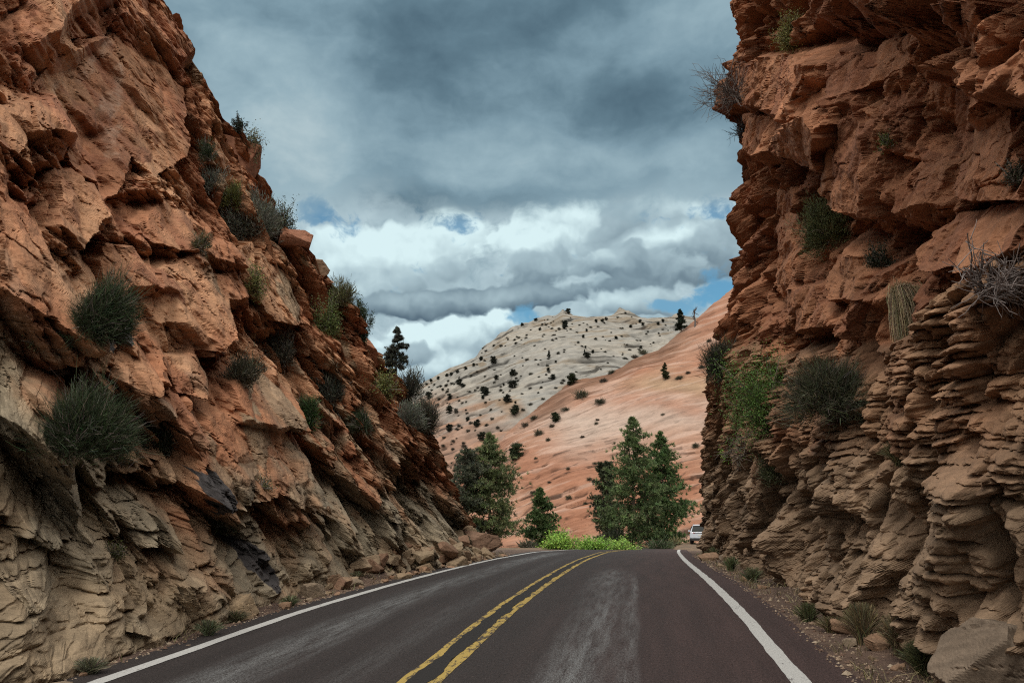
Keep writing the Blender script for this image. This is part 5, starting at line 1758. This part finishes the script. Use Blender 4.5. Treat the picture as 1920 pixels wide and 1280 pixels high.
# ---------------------------------------------------------------- sky and light
SUN_EL, SUN_AZ = R(52), R(192)      # azimuth measured from +Y towards +X
world = bpy.data.worlds.new("World"); scene.world = world; world.use_nodes = True
wt = NT(world.node_tree)
for n in list(world.node_tree.nodes):
    world.node_tree.nodes.remove(n)
sky = wt.node('ShaderNodeTexSky', sky_type='NISHITA', sun_disc=False)
sky.sun_elevation = SUN_EL; sky.sun_rotation = SUN_AZ
sky.air_density = 1.2; sky.dust_density = 0.6; sky.ozone_density = 2.5
D = wt.node('ShaderNodeTexCoord').outputs['Generated']


def pdir(px, py):
    t, e = ray(px, py)
    return Vector((t, 1, e)).normalized()


def zof(py): return pdir(900, py).z


half = (0.5, 0.5, 0.5)
wA = wt.v('SCALE', wt.v('SUBTRACT', wt.noise(D, 4.5, 3, 0.6, out='Color'), half), 0.09)
Dw = wt.v('ADD', D, wA)
wB = wt.v('SCALE', wt.v('SUBTRACT', wt.noise(D, 17.0, 3, 0.6, out='Color'), half), 0.035)
Dw2 = wt.v('ADD', wt.v('ADD', D, wt.v('SCALE', wA, 0.35)), wB)


def blob(px, py, rx, ry, src, soft):
    """soft patch of sky round a direction; rx, ry in degrees"""
    d = wt.v('SUBTRACT', src, tuple(pdir(px, py)))
    d = wt.v('MULTIPLY', d, (1 / R(rx), 1 / R(rx), 1 / R(ry)))
    return wt.mr(wt.v('LENGTH', d), 1.0 + 0.3 * soft, 1.0 - 0.8 * soft)


def total(lst, src, soft=1.0):
    s = None
    for px, py, rx, ry, g in lst:
        b = wt.m('MULTIPLY', blob(px, py, rx, ry, src, soft), g)
        s = b if s is None else wt.m('ADD', s, b)
    return s


def puff(vec, scale, detail):
    """billowing heaps: rounded tops between sharp creases"""
    n = wt.noise(vec, scale, detail, 0.52)
    return wt.m('ABSOLUTE', wt.m('MULTIPLY', wt.m('SUBTRACT', n, 0.5), 3.4))


f1 = wt.noise(wt.v('MULTIPLY', Dw, (1, 1, 2.0)), 6, 4, 0.55)
f2 = wt.noise(wt.v('MULTIPLY', Dw2, (1, 1, 1.5)), 22, 5, 0.62)
sepz = wt.node('ShaderNodeSeparateXYZ'); wt.link(D, sepz.inputs[0])
dz = sepz.outputs[2]

# 1. high grey deck that fills the upper sky
B = total([(930, 110, 13, 4.6, -.26), (1240, 190, 7, 2.4, -.22), (760, 30, 9, 2.6, -.12), (1050, 20, 9, 2.2, -.16), (430, 130, 5, 6, .12), (590, 300, 6, 4.6, .22), (850, 66, 2.6, 1.0, .20),
           (700, 180, 3, 3, -.08), (960, 285, 9, 2.6, .12), (1250, 320, 6, 2.6, .14), (1100, 60, 2.4, 1.0, .10), (480, 40, 3, 1.6, -.10)], Dw, 1.0)
B = wt.m('ADD', B, total([(850, 385, 8, 1.6, -.24), (1080, 345, 7, 1.5, -.12), (740, 395, 4, 1.0, -.12)], Dw2, 0.9))
br = wt.m('ADD', wt.m('ADD', B, 0.58), wt.m('ADD', wt.m('MULTIPLY', wt.m('SUBTRACT', f1, 0.5), 0.95), wt.m('MULTIPLY', wt.m('SUBTRACT', f2, 0.5), 0.34)))
deck = wt.ramp(br, [(0.0, (0.066, 0.120, 0.165)), (0.3, (0.125, 0.208, 0.265)), (0.52, (0.21, 0.322, 0.39)), (0.75, (0.31, 0.44, 0.505)), (1.0, (0.46, 0.58, 0.62))])

# 2. the brighter band under it: pale veil with blue gaps
gaps = total([(592, 388, 1.8, 1.4, .66), (645, 425, 2.2, 1.0, .48), (868, 415, 2.2, 1.0, .70), (990, 590, 1.8, 0.8, .85), (1345, 530, 2.2, 1.7, 1.0), (1265, 570, 2.4, .9, .62), (1330, 385, 2.6, 1.2, .46)], Dw2, 1.0)
gm = wt.mr(wt.m('ADD', gaps, wt.m('MULTIPLY', wt.m('SUBTRACT', f2, 0.5), 2.6)), 0.30, 0.85)
blue = wt.v('MULTIPLY', sky.outputs[0], (0.10 * 0.62, 0.10 * 1.0, 0.10 * 1.02))
veil = wt.ramp(f2, [(0.3, (0.30, 0.42, 0.48)), (0.7, (0.55, 0.69, 0.74))])
back = wt.mix(gm, veil, blue)

# 3. heaped cumulus, lit from above
fine_ = wt.m('MULTIPLY', wt.m('SUBTRACT', f2, 0.5), 0.62)
UP = (-0.004, 0, 0.016)
v0 = Dw2; v1 = wt.v('ADD', Dw2, UP)
SHIFT = (3.1, 1.7, 0.6)
bils = [[wt.m('MULTIPLY', wt.m('SUBTRACT', puff(wt.v('ADD', q, s_) if s_ else q, k_, 4), 0.45), 0.80) for q in (v0, v1)] for s_, k_ in ((None, 7), (SHIFT, 9.5))]
cb = None; ca = None
# back to front: heaps of cumulus, each with its own brightness
for base_, gain, lst in [
    (0.86, 0.45, [(690, 490, 5, 3.0, .55), (800, 462, 6, 3.0, .62), (870, 440, 3.5, 2.2, .5), (600, 460, 4, 2.4, .4), (760, 520, 6, 2.4, .5)]),
    (0.88, 0.45, [(1000, 435, 4.6, 2.8, .62), (1070, 415, 3.8, 2.4, .6), (1125, 395, 2.8, 1.8, .5), (940, 480, 4, 2.2, .5), (1060, 480, 4, 2.2, .5)]),
    (0.60, 0.50, [(1190, 430, 4.6, 2.6, .6), (1265, 405, 4.4, 2.6, .62), (1335, 435, 4, 3.0, .6), (1180, 485, 6, 2.4, .5), (1290, 485, 6, 2.4, .5), (1400, 460, 4, 3.6, .5)]),
    (0.52, 0.40, [(970, 525, 4.4, 2.0, .62), (1080, 500, 4.4, 1.8, .45), (1210, 492, 5, 1.7, .6), (1310, 500, 3.4, 1.6, .45)]),
    (0.60, 0.40, [(770, 520, 3, 1.7, .6), (690, 550, 4, 2.0, .5), (850, 500, 2, 1.2, .5), (640, 570, 4, 2.0, .5)]),
    (0.34, 0.30, [(830, 570, 6.4, 1.35, .66), (720, 570, 5, 1.3, .6), (960, 563, 5.4, 1.2, .6), (1070, 552, 5, 1.1, .55), (1190, 528, 5, 1.0, .5)]),
    (0.58, 0.36, [(1220, 560, 5, 1.3, .55), (1130, 578, 5, 1.2, .55), (1310, 596, 3.2, 1.2, .5), (1350, 588, 2, 1.1, .4)]),
    (0.80, 0.42, [(900, 618, 4.6, 1.8, .62), (968, 598, 2.4, 1.1, .4), (830, 650, 5, 2.2, .6), (760, 650, 5, 2.6, .55), (740, 710, 6, 2.6, .6), (870, 700, 4.4, 1.8, .55)]),
    (0.56, 0.34, [(800, 648, 3.0, 1.4, .42), (745, 660, 2.6, 1.2, .4)]),
]:
    nth = globals().get('nth', -1) + 1
    bil0, bil1 = bils[nth % 2]
    f0_ = wt.m('ADD', wt.m('ADD', total(lst, v0, 0.9), bil0), fine_)
    f1_ = wt.m('ADD', wt.m('ADD', total(lst, v1, 0.9), bil1), fine_)
    al = wt.mr(f0_, 0.20, 0.50)
    rel = wt.m('MAXIMUM', wt.m('MULTIPLY', wt.m('SUBTRACT', f0_, f1_), gain), -0.26)
    bb = wt.m('ADD', wt.m('ADD', rel, base_), wt.m('MULTIPLY', wt.m('SUBTRACT', f2, 0.5), 0.22))
    if cb is None:
        cb, ca = bb, al
    else:
        cb = wt.m('ADD', cb, wt.m('MULTIPLY', wt.m('SUBTRACT', bb, cb), al))
        ca = wt.m('SUBTRACT', wt.m('ADD', ca, al), wt.m('MULTIPLY', ca, al))
cum = wt.ramp(cb, [(0.0, (0.055, 0.092, 0.135)), (0.25, (0.115, 0.175, 0.225)), (0.5, (0.22, 0.31, 0.365)), (0.75, (0.40, 0.53, 0.585)), (1.0, (0.70, 0.88, 0.91))])
lower = wt.mix(wt.m('MULTIPLY', gm, 0.85), wt.mix(ca, back, cum), blue)
edge = wt.m('ADD', dz, wt.m('ADD', wt.m('MULTIPLY', wt.m('SUBTRACT', f1, 0.5), 0.10), wt.m('MULTIPLY', wt.m('SUBTRACT', f2, 0.5), 0.07)))
cloud = wt.mix(wt.mr(edge, zof(432), zof(352)), lower, deck)

# the deck is thinner and brighter overhead and behind the camera, where the sun stands
bright = wt.m('ADD', wt.mr(dz, 0.60, 0.95), wt.mr(sepz.outputs[1], 0.25, -0.5), clamp=True)
bright = wt.m('MULTIPLY', bright, wt.mr(dz, 0.0, 0.5))
skyc = wt.mix(bright, cloud, (1.75, 1.62, 1.48))
skyc = wt.mix(wt.mr(dz, -0.02, 0.02), (0.10, 0.08, 0.07), skyc)
bg = wt.node('ShaderNodeBackground'); bg.inputs['Strength'].default_value = 0.1
wt.link(wt.v('SCALE', skyc, 10.0), bg.inputs['Color'])
wo = wt.node('ShaderNodeOutputWorld'); wt.link(bg.outputs[0], wo.inputs['Surface'])
world.cycles.sampling_method = 'MANUAL'; world.cycles.sample_map_resolution = 512

sun = bpy.data.lights.new("sun", 'SUN'); sun.energy = 1.5; sun.angle = R(16); sun.color = (1.0, 0.95, 0.87)
suno = bpy.data.objects.new("sun", sun); COL.objects.link(suno)
sd = Vector((math.sin(SUN_AZ) * math.cos(SUN_EL), math.cos(SUN_AZ) * math.cos(SUN_EL), math.sin(SUN_EL)))
suno.rotation_euler = (-sd).to_track_quat('-Z', 'Y').to_euler()
suno.location = sd * 60

vs = scene.view_settings
vs.view_transform = 'Standard'; vs.look = 'None'; vs.gamma = 1.0; vs.exposure = 0.0; vs.use_curve_mapping = False
scene.cycles.use_denoising = False
scene.cycles.filter_width = 1.15
